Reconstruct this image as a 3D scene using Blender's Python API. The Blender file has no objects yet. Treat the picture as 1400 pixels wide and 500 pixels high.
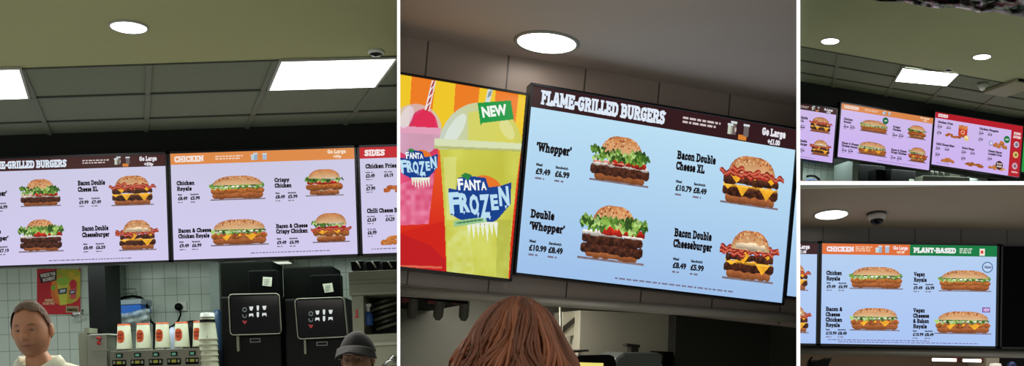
import bpy, bmesh, math, random
import numpy as np
from mathutils import Vector, Matrix
random.seed(7); R_ = np.random.RandomState(11)
# ------------------------------------------------------------------ camera, world, exposure
SC = bpy.context.scene
F = 1300.0; CX, CY = 700.0, 500.0; CAMH = 1.5      # focal length and principal point in photo pixels (lens shifted up)
cd = bpy.data.cameras.new('camera'); cam = bpy.data.objects.new('camera', cd); SC.collection.objects.link(cam)
cam.location = (0, 0, CAMH); cam.rotation_euler = (math.pi/2, 0, 0)
cd.sensor_width = 36; cd.lens = 36*F/1400; cd.shift_y = (CY-250)/1400; cd.clip_start = .05; cd.clip_end = 100
SC.camera = cam
SC.view_settings.view_transform = 'Standard'; SC.view_settings.look = 'None'; SC.view_settings.gamma = 1
SC.view_settings.use_curve_mapping = False; SC.view_settings.exposure = 0
w = bpy.data.worlds.new('world'); SC.world = w; w.use_nodes = True
w.node_tree.nodes['Background'].inputs[0].default_value = (.95, 1, .95, 1)
w.node_tree.nodes['Background'].inputs[1].default_value = .45
EM_PANEL, EM_DOWN, EM_SCREEN = 5.0, 5.0, 1.0

# ------------------------------------------------------------------ bays: one rotated frame for each of the four rooms
def nrm(v): return Vector(v).normalized()
class Bay:
    def __init__(s, r, u, x0, x1):
        u = nrm(u); r = Vector(r); r = (r - r.dot(u)*u).normalized(); d = u.cross(r)
        s.r, s.u, s.d = r, u, d
        s.R = Matrix((r, d, u)).transposed()
        s.M = Matrix.Translation((0, 0, CAMH)) @ s.R.to_4x4()
        s.Ri = s.R.transposed()
        s.planes = []
        if x0 is not None: s.planes.append(s.Ri @ Vector((-1, (x0-CX)/F, 0)))   # outward normals, through the camera
        if x1 is not None: s.planes.append(s.Ri @ Vector((1, -(x1-CX)/F, 0)))
    def ray(s, x, y): return s.Ri @ Vector(((x-CX)/F, 1, (CY-y)/F))
    def L(s, x, y, b): v = s.ray(x, y); return v*(b/v.y)
    def C(s, x, y, c): v = s.ray(x, y); return v*(c/v.z)
    def px(s, p):
        q = s.R @ Vector(p); return (CX+F*q.x/q.y, CY-F*q.z/q.y)
A = Bay((1, 0, .033), (-.033, 0, 1), -260, 542.9)
B = Bay((3.678, 1, -.186), (.088, 0, 1), 547.1, 1088.9)
Cb = Bay((4.0, 1, -.053), (.08, 0, 1), 1094.1, 1620)
D = Bay((1, 0, -.0155), (.0155, 0, 1), 1094.1, 1620)

# ------------------------------------------------------------------ materials
def lin(c): return tuple(((v/255)/12.92 if v/255 <= .04045 else ((v/255+.055)/1.055)**2.4) for v in c)
MATS = {}
def mat(name, c, rough=.6, metal=0, em=None, es=1.0, spec=.5, noise=0, nscale=8, bump=0, alpha=None, trans=0, coat=0):
    if name in MATS: return MATS[name]
    m = bpy.data.materials.new(name); m.use_nodes = True; nt = m.node_tree; p = nt.nodes['Principled BSDF']
    p.inputs['Base Color'].default_value = (*lin(c), 1); p.inputs['Roughness'].default_value = rough
    p.inputs['Metallic'].default_value = metal; p.inputs['Specular IOR Level'].default_value = spec
    p.inputs['Coat Weight'].default_value = coat
    if trans: p.inputs['Transmission Weight'].default_value = trans
    if alpha is not None: p.inputs['Alpha'].default_value = alpha
    if em: p.inputs['Emission Color'].default_value = (*lin(em), 1); p.inputs['Emission Strength'].default_value = es
    if noise or bump:
        tc = nt.nodes.new('ShaderNodeTexCoord'); n = nt.nodes.new('ShaderNodeTexNoise'); n.inputs['Scale'].default_value = nscale
        n.inputs['Detail'].default_value = 5; nt.links.new(tc.outputs['Object'], n.inputs['Vector'])
        if noise:
            mr = nt.nodes.new('ShaderNodeMapRange'); mr.inputs[1].default_value = .3; mr.inputs[2].default_value = .7
            mr.inputs[3].default_value = 1-noise; mr.inputs[4].default_value = 1+noise
            mx = nt.nodes.new('ShaderNodeVectorMath'); mx.operation = 'SCALE'; mx.inputs[0].default_value = lin(c)
            nt.links.new(n.outputs[0], mr.inputs[0]); nt.links.new(mr.outputs[0], mx.inputs['Scale'])
            nt.links.new(mx.outputs[0], p.inputs['Base Color'])
        if bump:
            b = nt.nodes.new('ShaderNodeBump'); b.inputs['Strength'].default_value = bump; b.inputs['Distance'].default_value = .01
            nt.links.new(n.outputs[0], b.inputs['Height']); nt.links.new(b.outputs[0], p.inputs['Normal'])
    MATS[name] = m; return m
def tiles(name, c, grout, tw, th, rough=.25, gw=.006, ox=0, oz=0, mort=.1, brick_off=0):
    m = mat(name, c, rough); nt = m.node_tree; p = nt.nodes['Principled BSDF']
    tc = nt.nodes.new('ShaderNodeTexCoord'); sp = nt.nodes.new('ShaderNodeSeparateXYZ'); cb = nt.nodes.new('ShaderNodeCombineXYZ')
    nt.links.new(tc.outputs['Object'], sp.inputs[0])
    ax = nt.nodes.new('ShaderNodeMath'); ax.inputs[1].default_value = ox; nt.links.new(sp.outputs[0], ax.inputs[0])
    az = nt.nodes.new('ShaderNodeMath'); az.inputs[1].default_value = oz; nt.links.new(sp.outputs[2], az.inputs[0])
    nt.links.new(ax.outputs[0], cb.inputs[0]); nt.links.new(az.outputs[0], cb.inputs[1])
    b = nt.nodes.new('ShaderNodeTexBrick'); b.offset = brick_off; b.squash = 1
    b.inputs['Scale'].default_value = 1; b.inputs['Brick Width'].default_value = tw; b.inputs['Row Height'].default_value = th
    b.inputs['Mortar Size'].default_value = gw; b.inputs['Mortar Smooth'].default_value = mort
    b.inputs['Color1'].default_value = (*lin(c), 1); b.inputs['Color2'].default_value = (*[v*.94 for v in lin(c)], 1)
    b.inputs['Mortar'].default_value = (*lin(grout), 1)
    nt.links.new(cb.outputs[0], b.inputs['Vector']); nt.links.new(b.outputs['Color'], p.inputs['Base Color'])
    bp = nt.nodes.new('ShaderNodeBump'); bp.inputs['Strength'].default_value = .4; bp.inputs['Distance'].default_value = .003; bp.invert = True
    nt.links.new(b.outputs['Fac'], bp.inputs['Height']); nt.links.new(bp.outputs[0], p.inputs['Normal'])
    return m
def ink(c, s=None):            # a colour shown by a lit screen
    s = EM_SCREEN if s is None else s
    return mat('screen_%d_%d_%d_%d' % (*c, int(s*100)), (6, 6, 6), .35, em=c, es=s, spec=.2)
def vcol(name, emit):
    m = bpy.data.materials.new(name); m.use_nodes = True; nt = m.node_tree; p = nt.nodes['Principled BSDF']
    a = nt.nodes.new('ShaderNodeAttribute'); a.attribute_name = 'Col'
    if emit:
        p.inputs['Base Color'].default_value = (.003, .003, .003, 1); p.inputs['Specular IOR Level'].default_value = .2
        nt.links.new(a.outputs['Color'], p.inputs['Emission Color']); p.inputs['Emission Strength'].default_value = EM_SCREEN
    else: nt.links.new(a.outputs['Color'], p.inputs['Base Color'])
    p.inputs['Roughness'].default_value = .45
    return m
SCREENPIC = vcol('screen_picture', True); PRINTPIC = vcol('printed_picture', False)
def gradient_screen(name, c0, c1, s=1.0):   # vertical colour change of the picture shown by a screen
    m = mat(name, (6, 6, 6), .35, em=c0, es=EM_SCREEN*s, spec=.2); nt = m.node_tree; p = nt.nodes['Principled BSDF']
    tc = nt.nodes.new('ShaderNodeTexCoord'); sp = nt.nodes.new('ShaderNodeSeparateXYZ'); nt.links.new(tc.outputs['Generated'], sp.inputs[0])
    mx = nt.nodes.new('ShaderNodeMix'); mx.data_type = 'RGBA'
    mx.inputs[6].default_value = (*lin(c1), 1); mx.inputs[7].default_value = (*lin(c0), 1)
    nt.links.new(sp.outputs[2], mx.inputs[0]); nt.links.new(mx.outputs[2], p.inputs['Emission Color']); return m

# ------------------------------------------------------------------ objects
def tag(o, label=None, cat=None, group=None, kind=None):
    if label: o['label'] = label
    if cat: o['category'] = cat
    if group: o['group'] = group
    if kind: o['kind'] = kind
    return o
LOC = {}
def thing(name, bay, loc, label, cat, group=None):
    o = bpy.data.objects.new(name, None); SC.collection.objects.link(o); o.empty_display_size = .05
    o.matrix_world = bay.M @ Matrix.Translation(Vector(loc)); LOC[o.name] = Vector(loc)
    return tag(o, label, cat, group)
class MB:
    def __init__(s, bay): s.bay = bay; s.bm = bmesh.new(); s.mats = []; s.cl = s.bm.loops.layers.float_color.new('Col')
    def mi(s, m):
        if m is None: return 0
        if m not in s.mats: s.mats.append(m)
        return s.mats.index(m)
    def poly(s, pts, m=None):
        f = s.bm.faces.new([s.bm.verts.new(p) for p in pts]); f.material_index = s.mi(m); return s
    def mesh(s, V, Fc, m=None, smooth=False, cols=None):
        vs = [s.bm.verts.new(p) for p in V]; k = s.mi(m)
        for i, fc in enumerate(Fc):
            try: f = s.bm.faces.new([vs[j] for j in fc])
            except ValueError: continue
            f.material_index = k; f.smooth = smooth
            if cols is not None:
                for lp, j in zip(f.loops, fc): lp[s.cl] = (*cols[j], 1) if len(cols) == len(V) else (*cols[i], 1)
        return s
    def box(s, a0, a1, b0, b1, c0, c1, m=None, bev=0):
        V = [(a, b, c) for c in (c0, c1) for b in (b0, b1) for a in (a0, a1)]
        Fc = [(0, 2, 3, 1), (4, 5, 7, 6), (0, 1, 5, 4), (2, 6, 7, 3), (0, 4, 6, 2), (1, 3, 7, 5)]
        n0 = len(s.bm.verts); vs = [s.bm.verts.new(p) for p in V]; k = s.mi(m); fs = []
        for fc in Fc: f = s.bm.faces.new([vs[j] for j in fc]); f.material_index = k; fs.append(f)
        if bev:
            es = list({e for f in fs for e in f.edges})
            bmesh.ops.bevel(s.bm, geom=es, offset=bev, segments=2, affect='EDGES', profile=.5)
        return s
    def prism(s, pts, b0, b1, m=None, bev=0):    # outline (a, c) pushed through b0..b1
        n = len(pts); V = [(p[0], b0, p[1]) for p in pts]+[(p[0], b1, p[1]) for p in pts]
        vs = [s.bm.verts.new(p) for p in V]; k = s.mi(m); fs = [s.bm.faces.new(vs[:n]), s.bm.faces.new(vs[n:][::-1])]
        for i in range(n): j = (i+1) % n; fs.append(s.bm.faces.new([vs[i], vs[n+i], vs[n+j], vs[j]]))
        for f in fs: f.material_index = k
        if bev: bmesh.ops.bevel(s.bm, geom=list(fs[0].edges), offset=bev, segments=2, affect='EDGES', profile=.5)
        return s
    def lathe(s, prof, o, m=None, n=24, axis='c', smooth=True, cap=True):
        o = Vector(o); V = []; Fc = []
        for (r, h) in prof:
            for i in range(n):
                t = 2*math.pi*i/n; x, y = r*math.cos(t), r*math.sin(t)
                V.append(o + (Vector((x, y, h)) if axis == 'c' else Vector((x, h, y)) if axis == 'b' else Vector((h, x, y))))
        for k in range(len(prof)-1):
            for i in range(n): j = (i+1) % n; Fc.append((k*n+i, k*n+j, (k+1)*n+j, (k+1)*n+i))
        if cap: Fc.append(tuple(range(n))[::-1]); Fc.append(tuple(range((len(prof)-1)*n, len(prof)*n)))
        return s.mesh(V, Fc, m, smooth)
    def tube(s, pts, r, m=None, n=8, smooth=True, cols=None):
        pts = [Vector(p) for p in pts]; rs = r if isinstance(r, (list, tuple)) else [r]*len(pts); V = []; Fc = []; CC = []
        for i, p in enumerate(pts):
            t = (pts[min(i+1, len(pts)-1)]-pts[max(i-1, 0)]).normalized()
            x = t.cross(Vector((0.13, .2, 1)) if abs(t.z) < .95 else Vector((1, .1, 0))).normalized(); y = t.cross(x)
            for j in range(n):
                q = 2*math.pi*j/n; V.append(p+(x*math.cos(q)+y*math.sin(q))*rs[i])
                if cols: CC.append(cols[i])
        for i in range(len(pts)-1):
            for j in range(n): k = (j+1) % n; Fc.append((i*n+j, i*n+k, (i+1)*n+k, (i+1)*n+j))
        Fc.append(tuple(range(n))[::-1]); Fc.append(tuple(range((len(pts)-1)*n, len(pts)*n)))
        return s.mesh(V, Fc, m, smooth, CC if cols else None)
    def build(s, name, m=None, parent=None, loc=None, clip=True, smooth=None, recalc=True):
        bm = s.bm
        if clip:
            for n in s.bay.planes:
                if any(v.co.dot(n) > 1e-5 for v in bm.verts):
                    r = bmesh.ops.bisect_plane(bm, geom=bm.verts[:]+bm.edges[:]+bm.faces[:], plane_co=(0, 0, 0), plane_no=n, clear_outer=True, dist=1e-6)
                    if recalc:
                        ed = [e for e in r['geom_cut'] if isinstance(e, bmesh.types.BMEdge) and len(e.link_faces) == 1]
                        if ed:
                            try: bmesh.ops.holes_fill(bm, edges=ed, sides=0)
                            except Exception: pass
        if recalc: bmesh.ops.recalc_face_normals(bm, faces=bm.faces[:])
        if not bm.verts: bm.free(); return None
        if smooth is not None:
            for f in bm.faces: f.smooth = smooth
        me = bpy.data.meshes.new(name)
        if parent is None:
            if loc is None:
                xs = [v.co for v in bm.verts]; loc = Vector((sum(v.x for v in xs)/len(xs), sum(v.y for v in xs)/len(xs), min(v.z for v in xs)))
            base = Vector(loc)
        else: base = LOC[parent.name]
        for v in bm.verts: v.co -= base
        bm.to_mesh(me); bm.free()
        for x in (s.mats or ([m] if m else [])): me.materials.append(x)
        o = bpy.data.objects.new(name, me); SC.collection.objects.link(o)
        if parent is None: o.matrix_world = s.bay.M @ Matrix.Translation(base)
        else: o.parent = parent
        LOC[o.name] = base
        return o
def struct(o): return tag(o, kind='structure')

# ------------------------------------------------------------------ writing
_fc = bpy.data.curves.new('writing', 'FONT'); _fo = bpy.data.objects.new('writing', _fc); SC.collection.objects.link(_fo)
_fc.resolution_u = 2
_tc = {}
def glyphs(t, bold):
    if (t, bold) in _tc: return _tc[(t, bold)]
    _fc.body = t; _fc.offset = bold; bpy.context.view_layer.update()
    me = bpy.data.meshes.new_from_object(_fo.evaluated_get(bpy.context.evaluated_depsgraph_get()))
    V = [tuple(v.co[:2]) for v in me.vertices]; P = [tuple(p.vertices) for p in me.polygons]; bpy.data.meshes.remove(me)
    _tc[(t, bold)] = (V, P); return V, P
SG = {  # stroke letters with slab feet: width, strokes, feet (x, y)
 'A': (.86, [((.14, .1), (.36, .92)), ((.5, .92), (.72, .1)), ((.3, .92), (.56, .92)), ((.26, .36), (.6, .36))], [(.14, .08), (.72, .08)]),
 'B': (.8, [((.18, .1), (.18, .9)), ((.18, .9), (.5, .9), (.62, .8), (.62, .62), (.5, .52), (.2, .52)), ((.5, .52), (.66, .42), (.66, .2), (.54, .1), (.18, .1))], [(.14, .07), (.14, .93)]),
 'C': (.78, [((.66, .72), (.6, .86), (.42, .9), (.24, .84), (.15, .64), (.15, .36), (.24, .16), (.42, .1), (.6, .14), (.67, .3))], [(.62, .8)]),
 'D': (.82, [((.18, .1), (.18, .9)), ((.18, .9), (.46, .9), (.64, .76), (.68, .5), (.64, .24), (.46, .1), (.18, .1))], [(.14, .07), (.14, .93)]),
 'E': (.74, [((.18, .1), (.18, .9)), ((.18, .9), (.62, .9), (.62, .76)), ((.18, .5), (.5, .5)), ((.18, .1), (.64, .1), (.64, .26))], [(.14, .07), (.14, .93)]),
 'F': (.7, [((.2, .1), (.2, .9)), ((.2, .9), (.62, .9), (.62, .74)), ((.2, .5), (.48, .5))], [(.2, .07), (.14, .93)]),
 'G': (.84, [((.66, .76), (.58, .88), (.4, .9), (.22, .82), (.15, .6), (.15, .36), (.24, .16), (.42, .1), (.6, .14), (.68, .28), (.68, .46), (.46, .46))], []),
 'H': (.9, [((.2, .1), (.2, .9)), ((.7, .1), (.7, .9)), ((.2, .5), (.7, .5))], [(.2, .07), (.2, .93), (.7, .07), (.7, .93)]),
 'I': (.44, [((.22, .1), (.22, .9))], [(.22, .07), (.22, .93)]),
 'K': (.86, [((.2, .1), (.2, .9)), ((.22, .46), (.62, .88)), ((.36, .54), (.68, .12))], [(.2, .07), (.2, .93), (.66, .07), (.64, .93)]),
 'L': (.7, [((.2, .1), (.2, .9)), ((.2, .1), (.62, .1), (.62, .3))], [(.2, .93), (.14, .07)]),
 'M': (1.06, [((.2, .1), (.2, .9)), ((.86, .1), (.86, .9)), ((.2, .88), (.53, .3), (.86, .88))], [(.2, .07), (.16, .93), (.86, .07), (.9, .93)]),
 'N': (.92, [((.2, .1), (.2, .9)), ((.72, .1), (.72, .9)), ((.22, .86), (.7, .14))], [(.2, .07), (.16, .93), (.72, .93)]),
 'P': (.76, [((.2, .1), (.2, .9)), ((.2, .9), (.5, .9), (.64, .8), (.64, .56), (.5, .44), (.2, .44))], [(.2, .07), (.14, .93)]),
 'R': (.84, [((.2, .1), (.2, .9)), ((.2, .9), (.5, .9), (.64, .8), (.64, .6), (.5, .5), (.2, .5)), ((.46, .5), (.68, .12))], [(.2, .07), (.14, .93), (.7, .07)]),
 'S': (.74, [((.6, .74), (.52, .88), (.34, .9), (.18, .82), (.16, .66), (.28, .54), (.5, .46), (.6, .34), (.56, .18), (.38, .1), (.2, .13), (.13, .26))], [(.6, .82), (.14, .18)]),
 'T': (.76, [((.38, .1), (.38, .9)), ((.12, .74), (.12, .9), (.64, .9), (.64, .74))], [(.38, .07)]),
 'U': (.86, [((.2, .9), (.2, .3), (.3, .13), (.46, .1), (.6, .15), (.68, .3), (.68, .9))], [(.2, .93), (.68, .93)]),
 'O': (.84, [((.42, .9), (.22, .82), (.15, .5), (.22, .18), (.42, .1), (.62, .18), (.69, .5), (.62, .82), (.42, .9))], []),
 'V': (.84, [((.14, .9), (.42, .12), (.7, .9))], [(.16, .93), (.68, .93)]), 'W': (1.16, [((.14, .9), (.34, .12), (.58, .8), (.82, .12), (1.02, .9))], [(.16, .93), (1.0, .93), (.58, .9)]),
 'X': (.82, [((.16, .9), (.66, .1)), ((.66, .9), (.16, .1))], [(.18, .93), (.64, .93), (.18, .07), (.64, .07)]),
 "'": (.26, [((.13, .92), (.11, .7))], []),
 '&': (.86, [((.7, .12), (.26, .64), (.26, .82), (.4, .9), (.52, .8), (.48, .64), (.2, .42), (.15, .24), (.28, .1), (.48, .12), (.66, .44))], []),
 'a': (.66, [((.18, .58), (.34, .64), (.48, .56), (.5, .1)), ((.48, .4), (.24, .36), (.16, .22), (.24, .1), (.38, .1), (.48, .2))], [(.56, .06)]),
 'b': (.68, [((.18, .1), (.18, .92)), ((.2, .56), (.38, .64), (.52, .52), (.54, .34), (.48, .14), (.34, .08), (.2, .14))], [(.1, .94)]),
 'c': (.58, [((.5, .52), (.34, .64), (.18, .52), (.14, .34), (.2, .14), (.36, .08), (.5, .18))], []),
 'd': (.7, [((.52, .1), (.52, .92)), ((.5, .56), (.32, .64), (.17, .52), (.14, .34), (.2, .14), (.34, .08), (.5, .14))], [(.44, .94), (.6, .06)]),
 'e': (.62, [((.16, .36), (.5, .36), (.46, .56), (.32, .64), (.18, .54), (.14, .34), (.2, .14), (.36, .08), (.52, .16))], []),
 'g': (.68, [((.5, .6), (.5, 0), (.42, -.14), (.26, -.16), (.14, -.1)), ((.48, .56), (.32, .64), (.17, .52), (.15, .36), (.2, .2), (.34, .14), (.48, .2))], [(.58, .62)]),
 'h': (.74, [((.18, .1), (.18, .92)), ((.2, .54), (.38, .64), (.54, .54), (.54, .1))], [(.1, .94), (.18, .06), (.56, .06)]),
 'i': (.38, [((.19, .1), (.19, .6)), ((.19, .84), (.19, .9))], [(.12, .62), (.19, .06)]), 'l': (.38, [((.19, .1), (.19, .92))], [(.12, .94), (.19, .06)]),
 'k': (.7, [((.18, .1), (.18, .92)), ((.22, .3), (.5, .6)), ((.3, .4), (.54, .1))], [(.1, .94), (.18, .06), (.52, .62), (.56, .06)]),
 'n': (.74, [((.18, .1), (.18, .6)), ((.2, .54), (.38, .64), (.54, .54), (.54, .1))], [(.1, .62), (.18, .06), (.56, .06)]),
 'o': (.64, [((.32, .64), (.18, .54), (.14, .36), (.18, .18), (.32, .08), (.46, .18), (.5, .36), (.46, .54), (.32, .64))], []),
 'p': (.68, [((.18, -.16), (.18, .6)), ((.2, .56), (.38, .64), (.52, .52), (.54, .34), (.48, .14), (.34, .08), (.2, .14))], [(.1, .62), (.18, -.18)]),
 'r': (.56, [((.18, .1), (.18, .6)), ((.2, .5), (.34, .64), (.46, .56))], [(.1, .62), (.2, .06)]),
 's': (.54, [((.44, .54), (.28, .64), (.15, .52), (.26, .4), (.42, .3), (.42, .14), (.28, .08), (.12, .18))], []),
 't': (.46, [((.2, .84), (.2, .2), (.28, .08), (.4, .12)), ((.06, .62), (.38, .62))], []),
 'u': (.72, [((.18, .6), (.18, .2), (.3, .08), (.44, .12), (.52, .24)), ((.52, .6), (.52, .1))], [(.1, .62), (.44, .62), (.6, .06)]),
 'w': (.96, [((.12, .6), (.28, .12), (.47, .54), (.66, .12), (.82, .6))], [(.12, .62), (.82, .62)]),
 'y': (.68, [((.12, .6), (.34, .14)), ((.56, .6), (.3, -.06), (.14, -.16))], [(.12, .62), (.56, .62)]),
 'f': (.46, [((.22, .1), (.22, .76), (.32, .9), (.42, .86)), ((.08, .62), (.38, .62))], [(.22, .06)]),
 '-': (.42, [((.08, .46), (.34, .46))], []), ' ': (.34, [], [])}
def slab(t, th=.27):
    V = []; P = []; x = 0
    def quad(p): P.append(tuple(range(len(V), len(V)+4))); V.extend(p)
    for ch in t:
        wd, st, ft = SG[ch]
        for s_ in st:
            for (p, q) in zip(s_[:-1], s_[1:]):
                d = Vector((q[0]-p[0], q[1]-p[1])); l = d.length; d /= l; k = Vector((-d.y, d.x))*th/2; e = d*th*.3
                a = Vector(p)-e; b = Vector(q)+e
                if th*.5 > .1:
                    pass
                quad([(x+v.x, min(1, max(-.25, v.y))) for v in (a-k, b-k, b+k, a+k)])
        for (fx, fy) in ft: quad([(x+fx-.22, fy-.08), (x+fx+.22, fy-.08), (x+fx+.22, fy+.08), (x+fx-.22, fy+.08)])
        x += wd
    return V, P
def write(mb, t, p0, p1, h, b, m, bold=.012, font='sans'):
    """letters on the plane b between photo points p0..p1 (baseline), h photo pixels high"""
    bay = mb.bay; q0 = bay.L(*p0, b); q1 = bay.L(*p1, b); up0 = bay.L(p0[0], p0[1]-h, b)
    ax = q1-q0; wdt = ax.length; ax = ax/wdt; ht = (up0-q0).length; up = Vector((-ax.z, 0, ax.x))
    V, P = slab(t) if font == 'slab' else glyphs(t, bold)
    if not V: return
    x0 = min(v[0] for v in V); x1 = max(v[0] for v in V); y1 = 1 if font == 'slab' else .73
    if font != 'slab' and not any(ch.isupper() or ch.isdigit() or ch in 'bdfhklt' for ch in t): y1 = .73
    mb.mesh([q0+ax*(wdt*(v[0]-x0)/(x1-x0))+up*(ht*v[1]/y1) for v in V], P, m)

# ------------------------------------------------------------------ food pictures painted as small colour grids
def vnoise(w_, h_, sx, sy):
    gx, gy = int(sx)+2, int(sy)+2; g = R_.rand(gy, gx); X = np.linspace(0, sx, w_); Y = np.linspace(0, sy, h_)
    xi = X.astype(int); yi = Y.astype(int); fx = X-xi; fy = (Y-yi)[:, None]; fx = fx*fx*(3-2*fx); fy = fy*fy*(3-2*fy)
    a = g[yi][:, xi]; b = g[yi][:, xi+1]; c = g[yi+1][:, xi]; d = g[yi+1][:, xi+1]
    return (a*(1-fx)+b*fx)*(1-fy)+(c*(1-fx)+d*fx)*fy
class Pic:
    def __init__(s, w_, h_):
        s.w, s.h = w_, h_; s.rgb = np.zeros((h_, w_, 3)); s.a = np.zeros((h_, w_), bool)
        s.X, s.Y = np.meshgrid(np.linspace(-1, 1, w_), np.linspace(1, 0, h_))
    def put(s, mask, col, var=0, sx=20, sy=12, lo=None):
        n = vnoise(s.w, s.h, sx, sy)[..., None]; c = np.array(col, float)
        if lo is not None: v = c*n+np.array(lo, float)*(1-n)
        else: v = c*(1+(n-.5)*2*var)
        s.rgb[mask] = np.clip(v if v.ndim == 3 else np.broadcast_to(v, s.rgb.shape), 0, 255)[mask]; s.a |= mask
    def edge(s, sx, amp): return (vnoise(s.w, 2, sx, 1)[0]-.5)*2*amp
    def band(s, y0, y1, hw, col, var=.15, sx=24, sy=14, rough=.02, lo=None, cx=0, dome=0, fr=14, shade=.35):
        X = s.X-cx; e1 = s.edge(fr, rough)[None]; e0 = s.edge(fr, rough)[None]; hy = (y1-y0)/2; my = (y0+y1)/2
        rr = np.clip((np.abs(X)-(hw-hy*.9))/(hy*.9+1e-6), 0, 1); cut = np.sqrt(np.clip(1-rr**2, 0, 1))
        bow = dome*(1-(X/hw)**2)
        m = (np.abs(X) < hw) & (s.Y > my-hy*cut+e0+bow*.2) & (s.Y < my+hy*cut+e1+bow)
        s.put(m, col, var, sx, sy, lo)
        t = np.clip((s.Y-y0)/(y1-y0+.001), 0, 1)[..., None]
        s.rgb[m] = (s.rgb*(1-shade+shade*1.3*t))[m]
        return m
    def ell(s, cx, cy, rx, ry, col, var=.1, lo=None):
        m = ((s.X-cx)/rx)**2+((s.Y-cy)/ry)**2 < 1; s.put(m, col, var, 20, 20, lo); return m
def picture(kind):
    long_ = kind.startswith('long'); P = Pic(132, 62) if long_ else Pic(104, 76)
    k = 1.0
    BUN = (196, 118, 66); CR = (222, 186, 140)
    def bun(y0, y1, hw, seeds=True, cx=0):
        X = (P.X-cx)/hw; t = (P.Y-y0)/(y1-y0); m = (np.abs(X) < 1) & (t > 0) & (t < np.sqrt(np.clip(1-np.abs(X)**2.6, 0, 1)))
        P.put(m, BUN, .12, 12, 8)
        tt = np.clip(t/np.sqrt(np.clip(1-np.abs(X)**2.6, .02, 1)), 0, 1)[..., None]
        P.rgb[m] = (np.array(CR)*(1-tt)**.8+P.rgb*(1-(1-tt)**.8))[m]*1.0
        P.rgb[m] = (P.rgb*(1-.25*np.clip(np.abs(X)-.6, 0, 1)[..., None]))[m]
        if seeds:
            for _ in range(46 if not long_ else 70):
                x = R_.uniform(-.85, .85); tq = R_.uniform(.55, .97)*math.sqrt(1-abs(x)**2.6)
                e = ((P.X-cx-x*hw)/.022)**2+((P.Y-y0-tq*(y1-y0))/.02)**2 < 1
                P.put(e & m, (226, 186, 136) if R_.rand() < .6 else (150, 78, 46))
        return m
    def lettuce(y, hw, n, amp=.1, cx=0):
        for i in range(n):
            x = cx+R_.uniform(-hw, hw); yy = y+R_.uniform(-amp, amp); r = R_.uniform(.05, .13)
            g = random.choice([(84, 122, 44), (116, 152, 66), (58, 94, 36), (150, 178, 104), (44, 72, 30)])
            m = ((P.X-x)/r)**2+((P.Y-yy-.03*np.sin(P.X*40+i))/(r*.62))**2 < 1; P.put(m, g, .25, 40, 30)
            m2 = m & (((P.X-x-.02)/r)**2+((P.Y-yy-.035)/(r*.6))**2 > .8); P.put(m2, tuple(min(255, v*1.22) for v in g))
    def cheese(y, xs):
        for (x, wd, hh) in xs:
            m = (P.Y < y) & (P.Y > y-hh*(1-np.abs(P.X-x)/wd)) & (np.abs(P.X-x) < wd); P.put(m, (244, 176, 44), .08)
            P.put(m & (P.Y > y-.03), (255, 204, 84))
    def bacon(y, hw, n=9, cx=0):
        for i in range(n):
            x = cx-hw+2*hw*i/(n-1)+R_.uniform(-.04, .04); yy = y+R_.uniform(-.04, .04)
            m = ((P.X-x)/.13)**2+((P.Y-yy-.03*np.sin(P.X*18+i))/.06)**2 < 1; P.put(m, (150, 44, 34), .3, 40, 20)
            P.put(m & (np.abs(P.Y-yy-.03*np.sin(P.X*18+i)) < .016), (214, 112, 84))
    def sh(hw): P.put((np.abs(P.X) < hw) & (P.Y < .035), (128, 112, 118), .1)
    def patty(y0, y1, hw): P.band(y0, y1, hw, (112, 62, 42), lo=(52, 26, 20), sx=34, sy=18, rough=.025, shade=.3)
    if kind == 'whopper':
        sh(.92); bun(.5, 1, .68); P.band(.03, .24, .78, BUN, lo=(168, 92, 52)); patty(.14, .36, .92)
        P.band(.33, .41, .86, (236, 226, 214), rough=.02); P.band(.37, .5, .6, (196, 46, 34), .2, cx=.2); P.band(.39, .43, .5, (238, 150, 130), cx=-.35)
        lettuce(.58, .86, 60)
    elif kind == 'double_whopper':
        sh(.92); bun(.6, 1, .6); P.band(.03, .2, .72, BUN, lo=(168, 92, 52)); patty(.12, .3, .86); P.band(.27, .33, .7, (72, 30, 24)); patty(.28, .46, .84)
        P.band(.44, .52, .74, (238, 228, 220), rough=.02, cx=-.1); P.band(.47, .6, .62, (204, 44, 32), .2, cx=.25, dome=.02); P.band(.44, .48, .3, (240, 232, 226), cx=.55)
        lettuce(.66, .86, 64, .09)
    elif kind == 'bacon_xl':
        sh(.9); bun(.6, 1, .72); P.band(.03, .22, .76, BUN, lo=(176, 98, 58)); patty(.17, .36, .86); P.band(.34, .4, .84, (240, 170, 50)); cheese(.38, [(-.25, .2, .22), (.5, .24, .24), (-.7, .16, .1)])
        patty(.4, .58, .86); cheese(.62, [(-.45, .24, .2), (.1, .12, .1), (.62, .2, .16)]); bacon(.6, .86, 12); bacon(.66, .5, 7)
    elif kind == 'bacon_cheese':
        sh(.86); P.band(.03, .24, .74, BUN, lo=(176, 98, 58)); patty(.17, .34, .84); P.band(.33, .38, .8, (240, 170, 50)); cheese(.36, [(.45, .26, .22), (-.6, .2, .08)])
        patty(.38, .52, .8); cheese(.58, [(-.2, .26, .26), (.6, .24, .12)]); bacon(.58, .86, 12); bacon(.52, .3, 4, -.6); bacon(.62, .3, 4, .55); bun(.6, 1, .64)
        P.band(.62, .74, .5, (236, 214, 180), .05, rough=.03)
    elif kind in ('crispy', 'crispy_bacon'):
        sh(.86); bun(.58, 1, .72, False); P.band(.03, .22, .66, BUN, lo=(150, 80, 40)); P.band(.2, .27, .7, (236, 214, 180), .1, rough=.03)
        P.band(.22, .46, .84, (214, 132, 62), lo=(158, 80, 32), sx=30, sy=14, rough=.04)
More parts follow.
